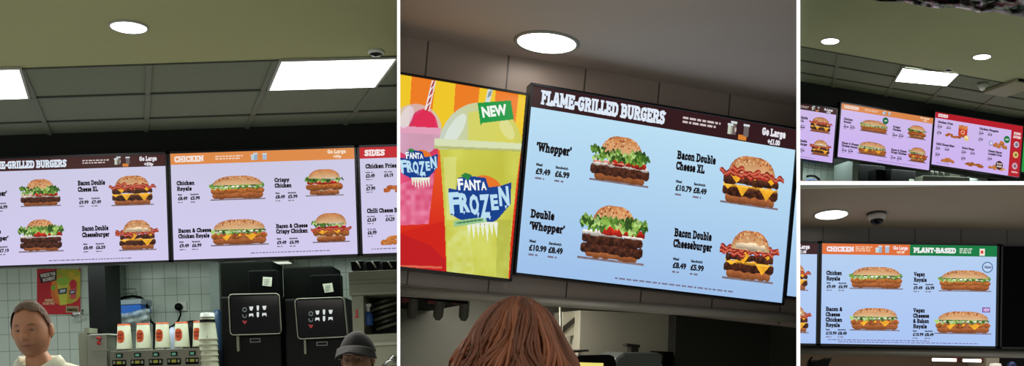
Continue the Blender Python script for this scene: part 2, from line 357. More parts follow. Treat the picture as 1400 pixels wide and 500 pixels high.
        if kind == 'crispy_bacon': cheese(.42, [(-.4, .3, .14), (.3, .2, .12)]); bacon(.47, .8, 11); P.band(.48, .56, .7, (190, 40, 34))
        else: P.band(.44, .56, .72, (206, 44, 34), .15, cx=-.05)
        lettuce(.62, .85, 42, .07); P.band(.62, .7, .3, (240, 234, 220), cx=.2, rough=.03); bun(.66, 1, .7, False)
    elif long_:
        sh(.97); bun(.42, 1, .88, kind != 'long_plain'); P.band(.05, .34, .9, (206, 122, 68), lo=(170, 92, 46), rough=.012)
        P.band(.3, .36, .84, (240, 222, 190), rough=.03); P.band(.26, .5, .95, (226, 138, 66), lo=(170, 88, 36), sx=40, sy=14, rough=.04)
        if kind == 'long_bacon': cheese(.44, [(-.45, .2, .26), (.4, .24, .26), (0, .12, .1)]); bacon(.48, .7, 16)
        lettuce(.56, .92, 90 if kind != 'long_bacon' else 60, .07)
        for i in range(9): P.band(.5, .56, .06, (242, 238, 226), cx=-.8+.2*i+R_.uniform(-.05, .05))
        bun(.62, 1, .86, True)
    elif kind in ('pile', 'nuggets', 'rings', 'fries'):
        for j in range(26):
            x = R_.uniform(-.8, .8); y = R_.uniform(.12, .12+.6*(1-abs(x))); r = .16
            if kind == 'fries' and j % 2: P.ell(x, y, .2, .05, (226, 170, 84), .15)
            elif kind == 'rings': m = P.ell(x, y, .2, .15, (206, 130, 56), lo=(160, 84, 30)); P.ell(x, y, .09, .07, (120, 66, 34))
            else: P.ell(x, y-.03, r, r*.95, (140, 74, 30)); P.ell(x, y, r*.95, r*.85, (224, 148, 72), lo=(180, 100, 42))
    elif kind == 'chicken_fries':
        m = (P.X > .05) & (P.X < .75) & (P.Y > .3) & (P.Y < .9+.05*np.sin(P.X*8)); P.put(m, (212, 76, 44), .1)
        for i in range(9): P.ell(.1+.08*i, .84+R_.uniform(-.05, .08), .04, .16, (222, 140, 70), .2)
        m = (P.X > .1) & (P.X < .7) & (P.Y > .32) & (P.Y < .74); P.put(m, (206, 62, 40), .1); P.ell(.4, .55, .16, .13, (240, 190, 150)); P.ell(.4, .55, .1, .08, (200, 50, 36))
        for i in range(11): P.ell(-.9+.17*i, .2+R_.uniform(-.06, .12), .17, .07, (206, 118, 54), lo=(160, 74, 30))
        P.ell(.74, .2, .2, .18, (240, 208, 140), .05); P.ell(.74, .26, .17, .08, (252, 232, 180), .03)
    return P
_pics = {}
def get_pic(k):
    if k not in _pics: _pics[k] = picture(k)
    return _pics[k]
def paint(mb, P, P0, ax, up, m, step=1, gain=1.0, tint=(1, 1, 1)):
    """one quad per colour cell; P0 lower-left corner, ax / up spanning vectors"""
    h, w_ = P.a.shape; ys = range(0, h-step+1, step); xs = range(0, w_-step+1, step); V = {}; vs = []; Fc = []; cols = []
    def vi(i, j):
        if (i, j) not in V: V[(i, j)] = len(vs); vs.append(P0+ax*(i/w_)+up*(1-j/h))
        return V[(i, j)]
    lut = (np.where(P.rgb/255 <= .04045, P.rgb/255/12.92, ((P.rgb/255+.055)/1.055)**2.4))*gain*np.array(tint)
    for j in ys:
        for i in xs:
            blk = P.a[j:j+step, i:i+step]
            if blk.mean() >= .5:
                Fc.append((vi(i, j+step), vi(i+step, j+step), vi(i+step, j), vi(i, j))); cols.append(tuple(lut[j:j+step, i:i+step].mean((0, 1))))
    mb.mesh(vs, Fc, m, False, None)
    mb.bm.faces.ensure_lookup_table(); fs = mb.bm.faces[-len(Fc):] if Fc else []
    for f, c in zip(fs, cols):
        for lp in f.loops: lp[mb.cl] = (*c, 1)

# ------------------------------------------------------------------ menu boards
DARK = (24, 18, 20)
BEZ = mat('black_bezel', (10, 10, 13), .3)
class Board:
    def __init__(s, bay, name, TL, TR, BL, BR, b, label, bg, header, dim=1.0, step=1, bez=5, cat='menu board', group='lit menu boards above the counter', shift=0, thick=.07):
        s.bay, s.b, s.step, s.dim, s.shift = bay, b, step, dim, shift
        q = [bay.L(*p, b) for p in (TL, TR, BL, BR)]; c = sum(q, Vector())/4
        W = (q[1]-q[0]+q[3]-q[2]).length/2; H = (q[0]-q[2]+q[1]-q[3]).length/2
        s.W, s.H = W, H; s.o = Vector((c.x-W/2, b, c.z+H/2)); s.e = b*.00045
        s.ink_c = tuple(int(v) for v in DARK)
        z = bez/F*b
        s.t = thing(name, bay, (c.x, b+.03, c.z-H/2-z), label, cat, group)
        mb = MB(bay); a0, a1, c0, c1 = s.o.x-z, s.o.x+W+z, s.o.z-H-z, s.o.z+z
        mb.box(a0, a1, b+.004, b+thick, c0, c1)
        k = z*.92
        for (x0, x1, y0, y1) in ((a0, a0+k, c0, c1), (a1-k, a1, c0, c1), (a0, a1, c0, c0+k), (a0, a1, c1-k, c1)): mb.box(x0, x1, b-.006, b+.004, y0, y1)
        mb.build('bezel', BEZ, s.t)
        s.screen = MB(bay); s.quad(s.screen, 0, 1, 0, 1, 0); o = s.screen.build('screen', bg, s.t, recalc=False)
        s.let = MB(bay)
        if header: s.rect('header_band', *header)
    def P(s, u, v, lift=1): return s.o+Vector((u*s.W, -lift*s.e, -v*s.H))
    def quad(s, mb, u0, u1, v0, v1, lift, m=None):
        mb.poly([s.P(u0, v1, lift), s.P(u1, v1, lift), s.P(u1, v0, lift), s.P(u0, v0, lift)], m)
    def rect(s, name, u0, u1, v0, v1, c, lift=1):
        mb = MB(s.bay); s.quad(mb, u0, u1, v0, v1, lift); return mb.build(name, c if not isinstance(c, tuple) else ink(c, s.dim), s.t, recalc=False)
    def text(s, t, u0, u1, v, h, c=None, bold=.055, font='sans', lift=2):
        if font == 'sans' and h > .034 and all(ch in SG for ch in t): font = 'slab'
        if '&' in t: bold = .03
        u0 += s.shift; u1 += s.shift
        V, P_ = slab(t) if font == 'slab' else glyphs(t, bold)
        x0 = min(p[0] for p in V); x1 = max(p[0] for p in V); y1 = 1 if font == 'slab' else .73; o = s.P(u0, v, lift)
        W = (u1-u0)*s.W; H = h*s.H
        if font == 'slab' and h > .049 and lift == 2:
            mb = MB(s.bay); mb.mesh([o+Vector((W*(p[0]-x0)/(x1-x0), 0, H*p[1]/y1)) for p in V], P_); mb.build('heading', ink(c or DARK, s.dim), s.t, recalc=False); return
        s.let.mesh([o+Vector((W*(p[0]-x0)/(x1-x0), 0, H*p[1]/y1)) for p in V], P_, ink(c or DARK, s.dim))
    def disc(s, u, v, r, c, name=None, lift=2, n=28, ry=None):
        mb = MB(s.bay); o = s.P(u, v, lift); R = r*s.H
        mb.poly([o+Vector((R*math.cos(2*math.pi*i/n), 0, (ry or 1)*R*math.sin(2*math.pi*i/n))) for i in range(n)]); return mb.build(name or 'badge', ink(c, s.dim), s.t, recalc=False)
    def pic(s, kind, u0, u1, v0, v1, name='burger_picture'):
        u0 += s.shift; u1 += s.shift
        mb = MB(s.bay); p = get_pic(kind)
        paint(mb, p, s.P(u0, v1, 1.5), Vector(((u1-u0)*s.W, 0, 0)), Vector((0, 0, (v1-v0)*s.H)), SCREENPIC, s.step, s.dim)
        return mb.build(name, SCREENPIC, s.t, recalc=False)
    def fine(s, u0, u1, v, n=2, c=(240, 225, 215), h=.012):
        for i in range(n):
            k = u0; y = v+i*h*1.9
            e = u1 - (0 if i == 0 else (u1-u0)*.12)
            while k < e-.004:
                l = random.uniform(.008, .026); l = min(l, e-k); m = ink(c, s.dim)
                s.quad(s.let, k, k+l, y, y+h, 2, m); k += l+.005
    def price(s, u, v, a, b_, du=.068, h=.031, small=.012):
        v += .014
        s.text('Meal', u, u+.022, v-h-.012, small*1.2); s.text('Sandwich', u+du, u+du+.045, v-h-.012, small*1.2)
        for k, p in ((0, a), (1, b_)): s.text(p, u+k*du, u+k*du+(.052 if len(p) < 6 else .062), v, h); s.fine(u+k*du+s.shift, u+k*du+.032+s.shift, v+.018, 1, (120, 110, 130), .01)
    def done(s): s.let.build('lettering', None, s.t, recalc=False); return s.t
def cups_icon(B, u, v, cols, sc=1.0):
    for k, (du, w_, h_, c) in enumerate(cols):
        B.quad(B.let, u+du*sc, u+(du+w_)*sc, v+.035-h_, v+.035, 2, ink(c, B.dim))
        B.quad(B.let, u+(du-.002)*sc, u+(du+w_+.002)*sc, v+.035-h_, v+.035-h_+.012, 2.4, ink((210, 220, 225), B.dim))
def flame(Bd, top=.1, prices=None, golarge='+£1.00', hy=.075):
    p = prices or [('£9.49', '£6.99'), ('£10.79', '£8.49'), ('£10.99', '£8.49'), ('£8.49', '£5.99')]
    Bd.text('FLAME-GRILLED BURGERS', .03, .485, top-.022, hy, (222, 232, 246), font='slab')
    Bd.fine(.55, .695, .032, 2, (206, 190, 190)); s0 = Bd.shift; Bd.shift = 0
    cups_icon(Bd, .725, top*.45, [(0, .018, .06, (196, 206, 190)), (.012, .02, .075, (110, 96, 90)), (.062, .02, .07, (110, 100, 100))])
    Bd.quad(Bd.let, .768, .80, top*.7, top*.95, 2, ink((214, 130, 50), Bd.dim)); Bd.quad(Bd.let, .752, .758, top*.4, top*.6, 2, ink((210, 200, 200), Bd.dim))
    Bd.text('Go Large', .86, .955, top*.52, .042, (232, 228, 236)); Bd.text(golarge, .885, .935, top*.92, .03, (232, 228, 236)); Bd.shift = s0
    Bd.text("'Whopper'", .03, .155, .345, .05); Bd.price(.035, .45, *p[0])
    Bd.pic('whopper', .215, .455, .195, .455)
    Bd.text('Bacon Double', .54, .69, .27, .046); Bd.text('Cheese XL', .54, .65, .33, .046); Bd.price(.545, .43, *p[1])
    Bd.pic('bacon_xl', .705, .965, .19, .475)
    Bd.text('Double', .03, .115, .70, .045); Bd.text("'Whopper'", .03, .155, .765, .045); Bd.price(.035, .86, *p[2])
    Bd.pic('double_whopper', .195, .465, .575, .885)
    Bd.text('Bacon Double', .555, .70, .7, .046); Bd.text('Cheeseburger', .555, .705, .76, .046); Bd.price(.56, .86, *p[3])
    Bd.pic('bacon_cheese', .735, .975, .61, .9)
    Bd.fine(.35, .8, .965, 1, (120, 116, 140), .009)
def chicken(Bd, badge=False):
    Bd.text('CHICKEN', .022, .182, .082, .055, (246, 232, 226), font='slab'); Bd.fine(.245, .395, .035, 2, (246, 215, 190))
    cups_icon(Bd, .44, .05, [(0, .016, .05, (190, 214, 226)), (.014, .02, .066, (150, 180, 205)), (.062, .022, .06, (170, 190, 214))])
    Bd.text('Go Large', .855, .955, .048, .036, (246, 225, 200)); Bd.text('+50p', .885, .93, .088, .026, (246, 225, 200))
    Bd.text('Chicken', .03, .128, .3, .04); Bd.text("Royale", .03, .112, .353, .04); Bd.price(.035, .425, '£8.49', '£5.99')
    Bd.pic('long_royale', .205, .515, .225, .455)
    Bd.text('Crispy', .562, .645, .3, .04); Bd.text('Chicken', .562, .655, .353, .04); Bd.price(.565, .44, '£8.49', '£5.99')
    Bd.pic('crispy', .71, .955, .19, .445)
    Bd.text('Bacon & Cheese', .03, .21, .748, .04); Bd.text('Chicken Royale', .03, .2, .8, .04); Bd.price(.035, .87, '£9.49', '£6.99')
    Bd.pic('long_bacon', .2, .525, .635, .885)
    Bd.text('Bacon & Cheese', .562, .735, .735, .04); Bd.text('Crispy Chicken', .562, .735, .785, .042); Bd.price(.565, .87, '£9.49', '£6.99')
    Bd.pic('crispy_bacon', .74, .98, .605, .885); Bd.fine(.42, .85, .955, 1, (120, 116, 140), .009)
    if badge: Bd.disc(.475, .2, .065, (30, 110, 70), 'green_badge', 3); Bd.text('NEW', .46, .49, .215, .028, (220, 235, 220), lift=4)
def sides(Bd, full=True):
    Bd.text('SIDES', .025, .14, .082, .058, (250, 235, 235), font='slab')
    def pr(u, v, a, b_, two=True):
        Bd.text(a, u, u+.05, v, .034)
        if two: Bd.text(b_, u+.1, u+.15, v, .034)
        Bd.fine(u, u+.045, v-.052, 1, (90, 80, 100), .009); Bd.fine(u, u+.035, v+.015, 1, (130, 120, 140), .009)
        if two: Bd.fine(u+.1, u+.145, v-.052, 1, (90, 80, 100), .009)
    Bd.text('Chicken Fries', .03, .2, .2, .042); pr(.03, .285, '£3.49', '£4.19'); pr(.03, .405, '£7.99', '', False)
    Bd.text('Chilli Cheese Bites', .03, .235, .62, .042); pr(.03, .7, '£3.69', '£4.29'); pr(.03, .82, '£6.99', '', False)
    Bd.pic('chicken_fries', .125, .40, .17, .47, 'snack_picture'); Bd.pic('pile', .09, .27, .8, .925, 'snack_picture')
    Bd.text('Chicken Nuggets', .5, .72, .2, .042); pr(.5, .285, '£3.49', '£5.29'); pr(.5, .405, '£7.99', '', False)
    Bd.pic('nuggets', .66, .85, .3, .5, 'snack_picture'); Bd.disc(.82, .31, .07, (24, 120, 64), 'green_badge', 3)
    Bd.text('NEW', .8, .84, .325, .028, (220, 235, 220), lift=4)
    Bd.disc(.64, .43, .045, (96, 110, 170), 'dip_pot_picture', 3); Bd.disc(.64, .43, .033, (226, 226, 244), 'dip_pot_picture', 3.5)
    Bd.text('Onion Rings', .32, .46, .62, .042); pr(.32, .7, '£2.99', '£3.79'); pr(.32, .82, '£5.99', '', False)
    Bd.pic('rings', .36, .585, .79, .935, 'snack_picture')
    Bd.text('Cheesy Bacon', .62, .78, .6, .042); Bd.text('Loaded Fries', .62, .78, .655, .042); pr(.62, .75, '£4.99', '', False)
    Bd.pic('fries', .62, .85, .78, .93, 'snack_picture'); Bd.disc(.755, .83, .085, (74, 40, 36), 'brown_badge', 3)
    Bd.text('PLANT', .725, .785, .82, .03, (236, 220, 210), lift=4); Bd.text('BASED', .725, .785, .87, .03, (236, 220, 210), lift=4)
    Bd.rect('side_band', .87, 1, 0, 1, (190, 30, 44), 1.2)
    Bd.text('KING', .895, .975, .19, .05, (250, 225, 225), lift=3); Bd.text('SAVERS', .89, .98, .26, .05, (250, 225, 225), lift=3)
    for v, c in ((.38, (206, 196, 214)), (.58, (236, 206, 120)), (.8, (220, 180, 200))):
        Bd.disc(.935, v, .065, c, 'offer_picture', 3, 8); Bd.disc(.935, v, .035, tuple(int(x*.6) for x in c), 'offer_picture', 3.5, 12)
    Bd.text('Ask for', .9, .975, .93, .03, (250, 225, 225), lift=3); Bd.fine(.05, .2, .955, 1, (120, 116, 140), .009)
    # the offers strip starts right of the snacks
# ------------------------------------------------------------------ structure
M_WHITE = mat('glowing_white_edge', (235, 235, 235), .6, em=(255, 255, 255), es=1.0)  # edges glow by themselves to read as white; no light strip there
M_PART = mat('partition_paint', (150, 150, 142), .8)
W0 = Bay((1, 0, 0), (0, 0, 1), None, None)
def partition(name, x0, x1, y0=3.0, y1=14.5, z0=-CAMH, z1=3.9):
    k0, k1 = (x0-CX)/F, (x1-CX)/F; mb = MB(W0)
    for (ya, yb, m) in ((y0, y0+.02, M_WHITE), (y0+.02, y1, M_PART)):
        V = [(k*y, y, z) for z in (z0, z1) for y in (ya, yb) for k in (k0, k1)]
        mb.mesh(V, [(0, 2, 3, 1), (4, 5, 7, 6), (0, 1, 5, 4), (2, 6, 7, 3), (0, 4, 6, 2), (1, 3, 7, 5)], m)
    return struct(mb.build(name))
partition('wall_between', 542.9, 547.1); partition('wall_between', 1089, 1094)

bA, bB, bC, bD = 6.2, 4.2, 12.0, 6.5
cA = A.L(280, 176.5, 6.32).z; cB = B.L(820, 97.5, bB+.12).z; cC = Cb.L(1260, 139.5, bC+.15).z
pD = D.R @ D.L(1245, 312, bD+.15)
D2 = Bay(D.r, D.u + .14*D.d, 1094.1, 1620); cD = (D2.Ri @ pD).z; bD2 = (D2.Ri @ pD).y
def flat(bay, name, m, a0, a1, b0, b1, c, t=.06, below=False):
    mb = MB(bay); mb.box(a0, a1, b0, b1, c, c+t) if not below else mb.box(a0, a1, b0, b1, c-t, c)
    return struct(mb.build(name, m))
def wall(bay, name, m, a0, a1, c0, c1, b, t=.12, loc=None):
    mb = MB(bay); mb.box(a0, a1, b, b+t, c0, c1); return struct(mb.build(name, m, loc=loc))
# --- room A
M_PLA = mat('olive_plaster', (172, 173, 126), .9, noise=.03, nscale=1.5); M_TILEA = mat('ceiling_tile', (120, 128, 108), .95, noise=.04, nscale=40)
M_BULK = mat('black_green_paint', (12, 17, 13), .85)
rA = [A.C(280, y, cA).y for y in (85, 125.5, 159)]
flat(A, 'ceiling', M_PLA, -4, .5, 3.6, rA[0], cA); flat(A, 'ceiling', M_TILEA, -4, .5, rA[0], 6.32, cA+.004)
def tbar(bay, name, pts_list, c, wd, m):
    mb = MB(bay)
    for (p, q) in pts_list:
        p = Vector(p); q = Vector(q); t = (q-p).normalized(); n = Vector((-t.y, t.x, 0))*wd/2
        V = [v+Vector((0, 0, h)) for h in (-.006, .004) for v in (p-n, q-n, q+n, p+n)]
        mb.mesh(V, [(0, 1, 2, 3), (7, 6, 5, 4), (0, 4, 5, 1), (1, 5, 6, 2), (2, 6, 7, 3), (3, 7, 4, 0)], m)
    return struct(mb.build(name, m))
M_TBAR = mat('ceiling_grid', (112, 119, 100), .7); M_TROW = mat('ceiling_grid_dark_row', (70, 76, 64), .8)  # rows of the grid are coloured darker than its columns
cols = []
for (x0, y0, x1, y1) in ((28, 91, 60, 165), (204, 84, 200, 175), (379, 77, 340, 170), (543, 77, 476, 165)):
    p = A.C(x0, y0, cA); q = A.C(x1, y1, cA); t = (q-p)/(q.y-p.y); cols.append((p+t*(rA[0]-p.y), p+t*(6.32-p.y)))
tbar(A, 'trim_1', cols, cA-.002, .028, M_TBAR)
tbar(A, 'trim_2', [((-4, b, cA), (.5, b, cA)) for b in rA], cA, .012, M_TROW)
cbA = A.L(280, 350, 6.32).z
wall(A, 'wall_front', M_BULK, -4.2, .5, cbA, cA+.05, 6.32, .14)
M_KT = tiles('white_wall_tile', (206, 218, 206), (150, 160, 150), .105, .147, .2, .003)
M_KCEIL = mat('kitchen_ceiling', (150, 155, 148), .9)
wall(A, 'wall_back', M_KT, -5.5, .5, -CAMH, cbA+.3, 8.25, .1, loc=A.L(161, 452, 8.25))
flat(A, 'ceiling', M_KCEIL, -5.5, .5, 6.46, 8.25, cbA+.25)
M_FLOOR = tiles('grey_floor_tile', (160, 156, 148), (90, 90, 86), .3, .3, .4, .006)
flat(A, 'floor', M_FLOOR, -5.5, .5, 3.1, 8.3, -CAMH, .1, True)
# --- room B
M_CB = mat('warm_grey_ceiling', (218, 200, 188), .9, noise=.02, nscale=2)
aB = [B.L(x, y, bB+.12).x for x, y in ((583, 75), (694.5, 90), (799.5, 105), (900, 120), (997, 135))]
M_WB = tiles('grey_panel_tile', (196, 178, 166), (100, 90, 82), (aB[4]-aB[0])/4, 3.0, .35, .004, oz=1.0)
flat(B, 'ceiling', M_CB, -2.6, 3.6, 2.2, bB+.12, cB)
crB = B.L(820, 417, bB+.12).z
wall(B, 'wall_front', M_WB, -2.6, 3.6, crB, cB+.04, bB+.12, .1, loc=Vector((aB[1], bB+.12, crB)))
M_KB = mat('kitchen_wall_grey', (122, 122, 110), .6, noise=.04, nscale=3)
wall(B, 'wall_back', M_KB, -3.2, 4.6, -CAMH+.02, crB+.3, bB+1.7); flat(B, 'ceiling', M_KB, -3.2, 4.6, bB+.22, bB+1.7, crB+.2)
flat(B, 'floor', M_FLOOR, -3, 3, 2.3, bB+1.7, -CAMH, .1, True)
# --- room C
zS = (CY-252)/F*5.7; zSt = (CY-247.5)/F*5.7       # slab between the upper and lower room, its front edge 5.7 m away
mb = MB(W0); kx = (1094.05-CX)/F
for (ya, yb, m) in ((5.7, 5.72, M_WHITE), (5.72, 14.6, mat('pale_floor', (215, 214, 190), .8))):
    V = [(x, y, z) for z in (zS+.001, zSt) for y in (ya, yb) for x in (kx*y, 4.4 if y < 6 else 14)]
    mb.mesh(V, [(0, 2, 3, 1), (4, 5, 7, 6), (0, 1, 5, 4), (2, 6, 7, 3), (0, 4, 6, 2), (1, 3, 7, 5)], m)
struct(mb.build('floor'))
rC = [Cb.C(1280, y, cC).y for y in (96.5, 115, 131)]
M_PLC = mat('olive_plaster_upper', (168, 172, 138), .9, noise=.03, nscale=1.5)
flat(Cb, 'ceiling', M_PLC, -4, 14, 4.5, rC[0], cC); flat(Cb, 'ceiling', M_TILEA, -4, 14, rC[0], bC+.15, cC+.006)
colsC = []
for (x0, y0, x1, y1) in ((1146, 83, 1139, 120), (1234, 92.3, 1219, 118), (1311, 100, 1281, 128), (1396, 108, 1350, 140)):
    p = Cb.C(x0, y0, cC); q = Cb.C(x1, y1, cC); t = (q-p)/(q.y-p.y); colsC.append((p+t*(rC[0]-p.y), p+t*(bC+.15-p.y)))
tbar(Cb, 'trim_3', colsC, cC-.002, .05, M_TBAR); tbar(Cb, 'trim_4', [((-4, b, cC), (14, b, cC)) for b in rC], cC, .03, M_TROW)
cbC = Cb.L(1207, 219, bC+.15).z
wall(Cb, 'wall_front', M_BULK, -5, 14, cbC, cC+.05, bC+.15, .15)
M_KTC = tiles('white_wall_tile_upper', (176, 192, 180), (130, 140, 132), .12, .3, .25, .006)
zfl = Cb.L(1240, 262, 13).z
wall(Cb, 'wall_back', M_KTC, -5, 16, .9, cbC+.5, bC+1.9); flat(Cb, 'ceiling', M_KCEIL, -5, 16, bC+.3, bC+1.9, cbC+.3)
# --- room D
M_CD = mat('brown_grey_ceiling', (176, 156, 134), .9, noise=.02, nscale=2)
flat(D2, 'ceiling', M_CD, 1.2, 5.2, (D2.Ri @ (D.R @ D.L(1245, 252.3, 5.72))).y, bD2, cD, .01)
M_WD = tiles('grey_panel_tile_lower', (104, 98, 92), (58, 54, 52), D.L(1251, 320, bD+.15).x-D.L(1188, 320, bD+.15).x, 3.0, .4, .005, oz=1.0)
crD = D.L(1245, 480, bD+.15).z
wall(D, 'wall_front', M_WD, 1.2, 4.8, crD, D.L(1245, 306, bD+.15).z, bD+.15, .1, loc=Vector((D.L(1188, 320, bD+.15).x, bD+.15, crD)))
M_KD = mat('kitchen_wall_brown', (110, 92, 74), .7, noise=.1, nscale=2)
wall(D, 'wall_back', M_KD, 1.2, 5.6, -CAMH+.1, crD+.5, bD+1.8); flat(D, 'ceiling', M_KD, 1.2, 5.6, bD+.25, bD+1.8, crD+.3)
flat(D, 'floor', M_FLOOR, 1.0, 5.6, 3.5, bD+1.8, -CAMH, .1, True)

# ------------------------------------------------------------------ lamps
def arealight(bay, p, sx, sy, pw, col=(1, 1, 1), name='lamp_or_fill_light', dirv=None, parent=None, spread=1.9):
    l = bpy.data.lights.new(name, 'AREA'); l.shape = 'RECTANGLE'; l.size = sx; l.size_y = sy; l.energy = pw; l.spread = spread; l.color = col
    o = bpy.data.objects.new(name, l); SC.collection.objects.link(o)
    M = bay.M @ Matrix.Translation(Vector(p))
    if dirv is not None: M = bay.M @ Matrix.Translation(Vector(p)) @ Vector(dirv).to_track_quat('-Z', 'Y').to_matrix().to_4x4()
    o.matrix_world = M; return o
M_LENS = mat('lamp_lens', (240, 240, 240), .4, em=(255, 255, 255), es=EM_DOWN); M_RIM = mat('lamp_rim', (170, 170, 160), .5)
M_LENSW = mat('lamp_lens_warm', (240, 240, 240), .4, em=(255, 246, 236), es=EM_DOWN)
def downlight(bay, x, y, wpx, c, label, lens=M_LENS, rim=M_RIM, pw=3):
    p = bay.C(x, y, c); r = wpx/2/F*(bay.R @ p).y
    t = thing('downlight', bay, p, label, 'ceiling light', 'round recessed downlights')
    mb = MB(bay); mb.lathe([(r*.98, .0), (r*1.13, .0), (r*1.13, -.004), (r*1.06, -.010), (r*.99, -.004), (r*.98, 0)], p, rim, 48, cap=False); mb.build('rim', rim, t)
    mb = MB(bay); mb.lathe([(r, -.001), (r, -.006), (r*.5, -.007), (.001, -.007)], p, lens, 48); mb.build('lens', lens, t)
    arealight(bay, p-Vector((0, 0, .03)), r*1.6, r*1.6, pw, (1, .96, .9))
def panel(bay, q, c, label, pw=30):
    P = [bay.C(x, y, c) for x, y in q]; ce = sum(P, Vector())/4
    t = thing('ceiling_light_panel', bay, ce, label, 'ceiling light', 'square light panels in the ceiling grid')
    mb = MB(bay); V = []
    for k, h in ((1.03, 0), (1.03, -.012), (.97, -.012), (.97, 0)): V += [ce+(p-ce)*k+Vector((0, 0, h)) for p in P]
    mb.mesh(V, [(4*i+j, 4*i+(j+1) % 4, 4*((i+1) % 4)+(j+1) % 4, 4*((i+1) % 4)+j) for i in range(4) for j in range(4)], M_RIM); mb.build('frame', M_RIM, t)
    mb = MB(bay); mb.mesh([ce+(p-ce)*.985+Vector((0, 0, h)) for h in (-.012, -.002) for p in P], [(0, 1, 2, 3), (7, 6, 5, 4), (0, 4, 5, 1), (1, 5, 6, 2), (2, 6, 7, 3), (3, 7, 4, 0)], M_PANEL); mb.build('diffuser', M_PANEL, t)
    arealight(bay, ce-Vector((0.15, 0, .04)), .9, .5, pw, (.96, 1, .93))
M_PANEL = mat('panel_diffuser', (245, 245, 245), .4, em=(255, 255, 252), es=EM_PANEL)
downlight(A, 176, 36, 46, cA, 'round downlight in the olive plaster ceiling of the left room')
panel(A, [(384, 81.5), (542, 77.5), (513, 116.5), (367.5, 121)], cA-.003, 'bright square light panel right of centre in the tiled ceiling over the chicken menu board', 4)
panel(A, [(-120, 96), (27, 92), (39, 132), (-118, 137)], cA-.003, 'bright square light panel cut off by the left edge of the photo', 4)
downlight(B, 747.5, 57.5, 80, cB, 'large round downlight in the warm grey ceiling above the large burger board', M_LENSW)
downlight(Cb, 1135, 56, 23, cC, 'small round downlight at the upper left of the upper right room', pw=5)
downlight(Cb, 1342.5, 77.5, 21.5, cC, 'small round downlight right of the square panel in the upper right room', pw=5)
panel(Cb, [(1234, 92.3), (1311, 100), (1294.5, 116.5), (1223.5, 110)], cC-.006, 'small square light panel in the ceiling of the upper right room', 8)
downlight(D2, 1136.5, 292.5, 42, cD, 'round downlight in the brown ceiling of the lower right room beside a dome camera', M_LENSW, pw=2)
# unseen area lights added behind the bulkheads to brighten the four kitchens
arealight(A, (-2.2, 7.1, cbA+.2), 3.2, .5, 34, (.88, 1, .93), spread=3.14); arealight(B, (0, bB+.9, crB+.17), 3, .4, 50, (1, .95, .86), spread=3.14)
arealight(Cb, (8.9, bC+1.15, cbC+.25), 4, .4, 34, (.86, 1, .97), spread=3.14); arealight(D, (3, bD+.9, crD+.27), 2.5, .4, 8, (1, .85, .7), spread=3.14)

# ------------------------------------------------------------------ boards
LILAC = gradient_screen('lilac_screen', (202, 200, 226), (210, 202, 238)); LILAC2 = gradient_screen('lilac_screen_c', (206, 186, 232), (204, 178, 240))
CYAN = gradient_screen('blue_screen', (190, 226, 244), (158, 192, 234)); BLU = gradient_screen('pale_blue_screen', (182, 208, 240), (170, 196, 244))
BRN = (66, 34, 32)
x = Board(A, 'menu_board', (-25, 219), (226, 210.5), (-20.5, 364), (230.5, 355), bA, 'menu board headed flame-grilled burgers, cut off by the left edge of the picture', LILAC, (0, 1, 0, .112, BRN), .95, bez=3, shift=-.02)
flame(x, .112, [('£9.49', '£6.99'), ('£9.99', '£7.49'), ('£10.39', '£7.19'), ('£8.49', '£6.59')], '+50p', .07); x.done()
x = Board(A, 'menu_board', (232.5, 210.2), (484, 202), (238, 355), (489, 347), bA, 'menu board headed chicken with orange band above the cup dispenser and coffee machines', LILAC, (0, 1, 0, .105, (226, 142, 76)), .95, bez=3); chicken(x); x.done()
x = Board(A, 'menu_board', (491, 201.8), (742, 193.5), (496.5, 346.5), (747, 338.5), bA, 'menu board headed sides, mostly cut off, right of the chicken board above the steel cabinet', LILAC, (0, 1, 0, .105, (196, 36, 44)), .95, bez=3); sides(x); x.done()
x = Board(B, 'menu_board', (727.5, 124), (1090.5, 171), (706, 379.5), (1068.8, 407), bB, 'large tilted flame-grilled burgers menu board with pale blue screen', CYAN, (0, 1, 0, .115, (52, 26, 30)), 1, bez=3.3)
flame(x, .115); x.done()
x = Board(B, 'menu_board', (1086, 205), (1300, 232), (1081.5, 409), (1296, 425), bB+.005, 'sliver of a pale blue menu board beside the right end of the large burger board', CYAN, None, 1, bez=3.3); x.done()
x = Board(Cb, 'menu_board', (1019, 134), (1144.5, 146), (1010.5, 208), (1137.5, 218.7), bC, 'small menu board with two bacon burgers, left end of the upper right room', LILAC2, (0, 1, 0, .1, BRN), .9, 2, bez=2.2); flame(x, .1, None, '+50p'); x.done()
x = Board(Cb, 'menu_board', (1151, 146.2), (1275.6, 156.8), (1144.3, 218.8), (1270.5, 228), bC, 'small menu board headed chicken with a green badge, middle of the upper right room', LILAC2, (0, 1, 0, .11, (226, 140, 78)), .9, 2, bez=2.2); chicken(x, True); x.done()
x = Board(Cb, 'menu_board', (1278.5, 157.3), (1397, 168.3), (1273.2, 229), (1394.5, 237.8), bC, 'small menu board headed sides with red bands, right of the small chicken board', LILAC2, (0, 1, 0, .11, (190, 30, 44)), .9, 2, bez=2.2); sides(x); x.done()
x = Board(Cb, 'menu_board', (1400, 168.6), (1520, 179), (1397.5, 239), (1516, 248), bC, 'green edge of a menu board at the far right of the upper right room', gradient_screen('green_screen', (40, 170, 70), (30, 150, 60)), None, .9, 2, bez=2.2); x.done()
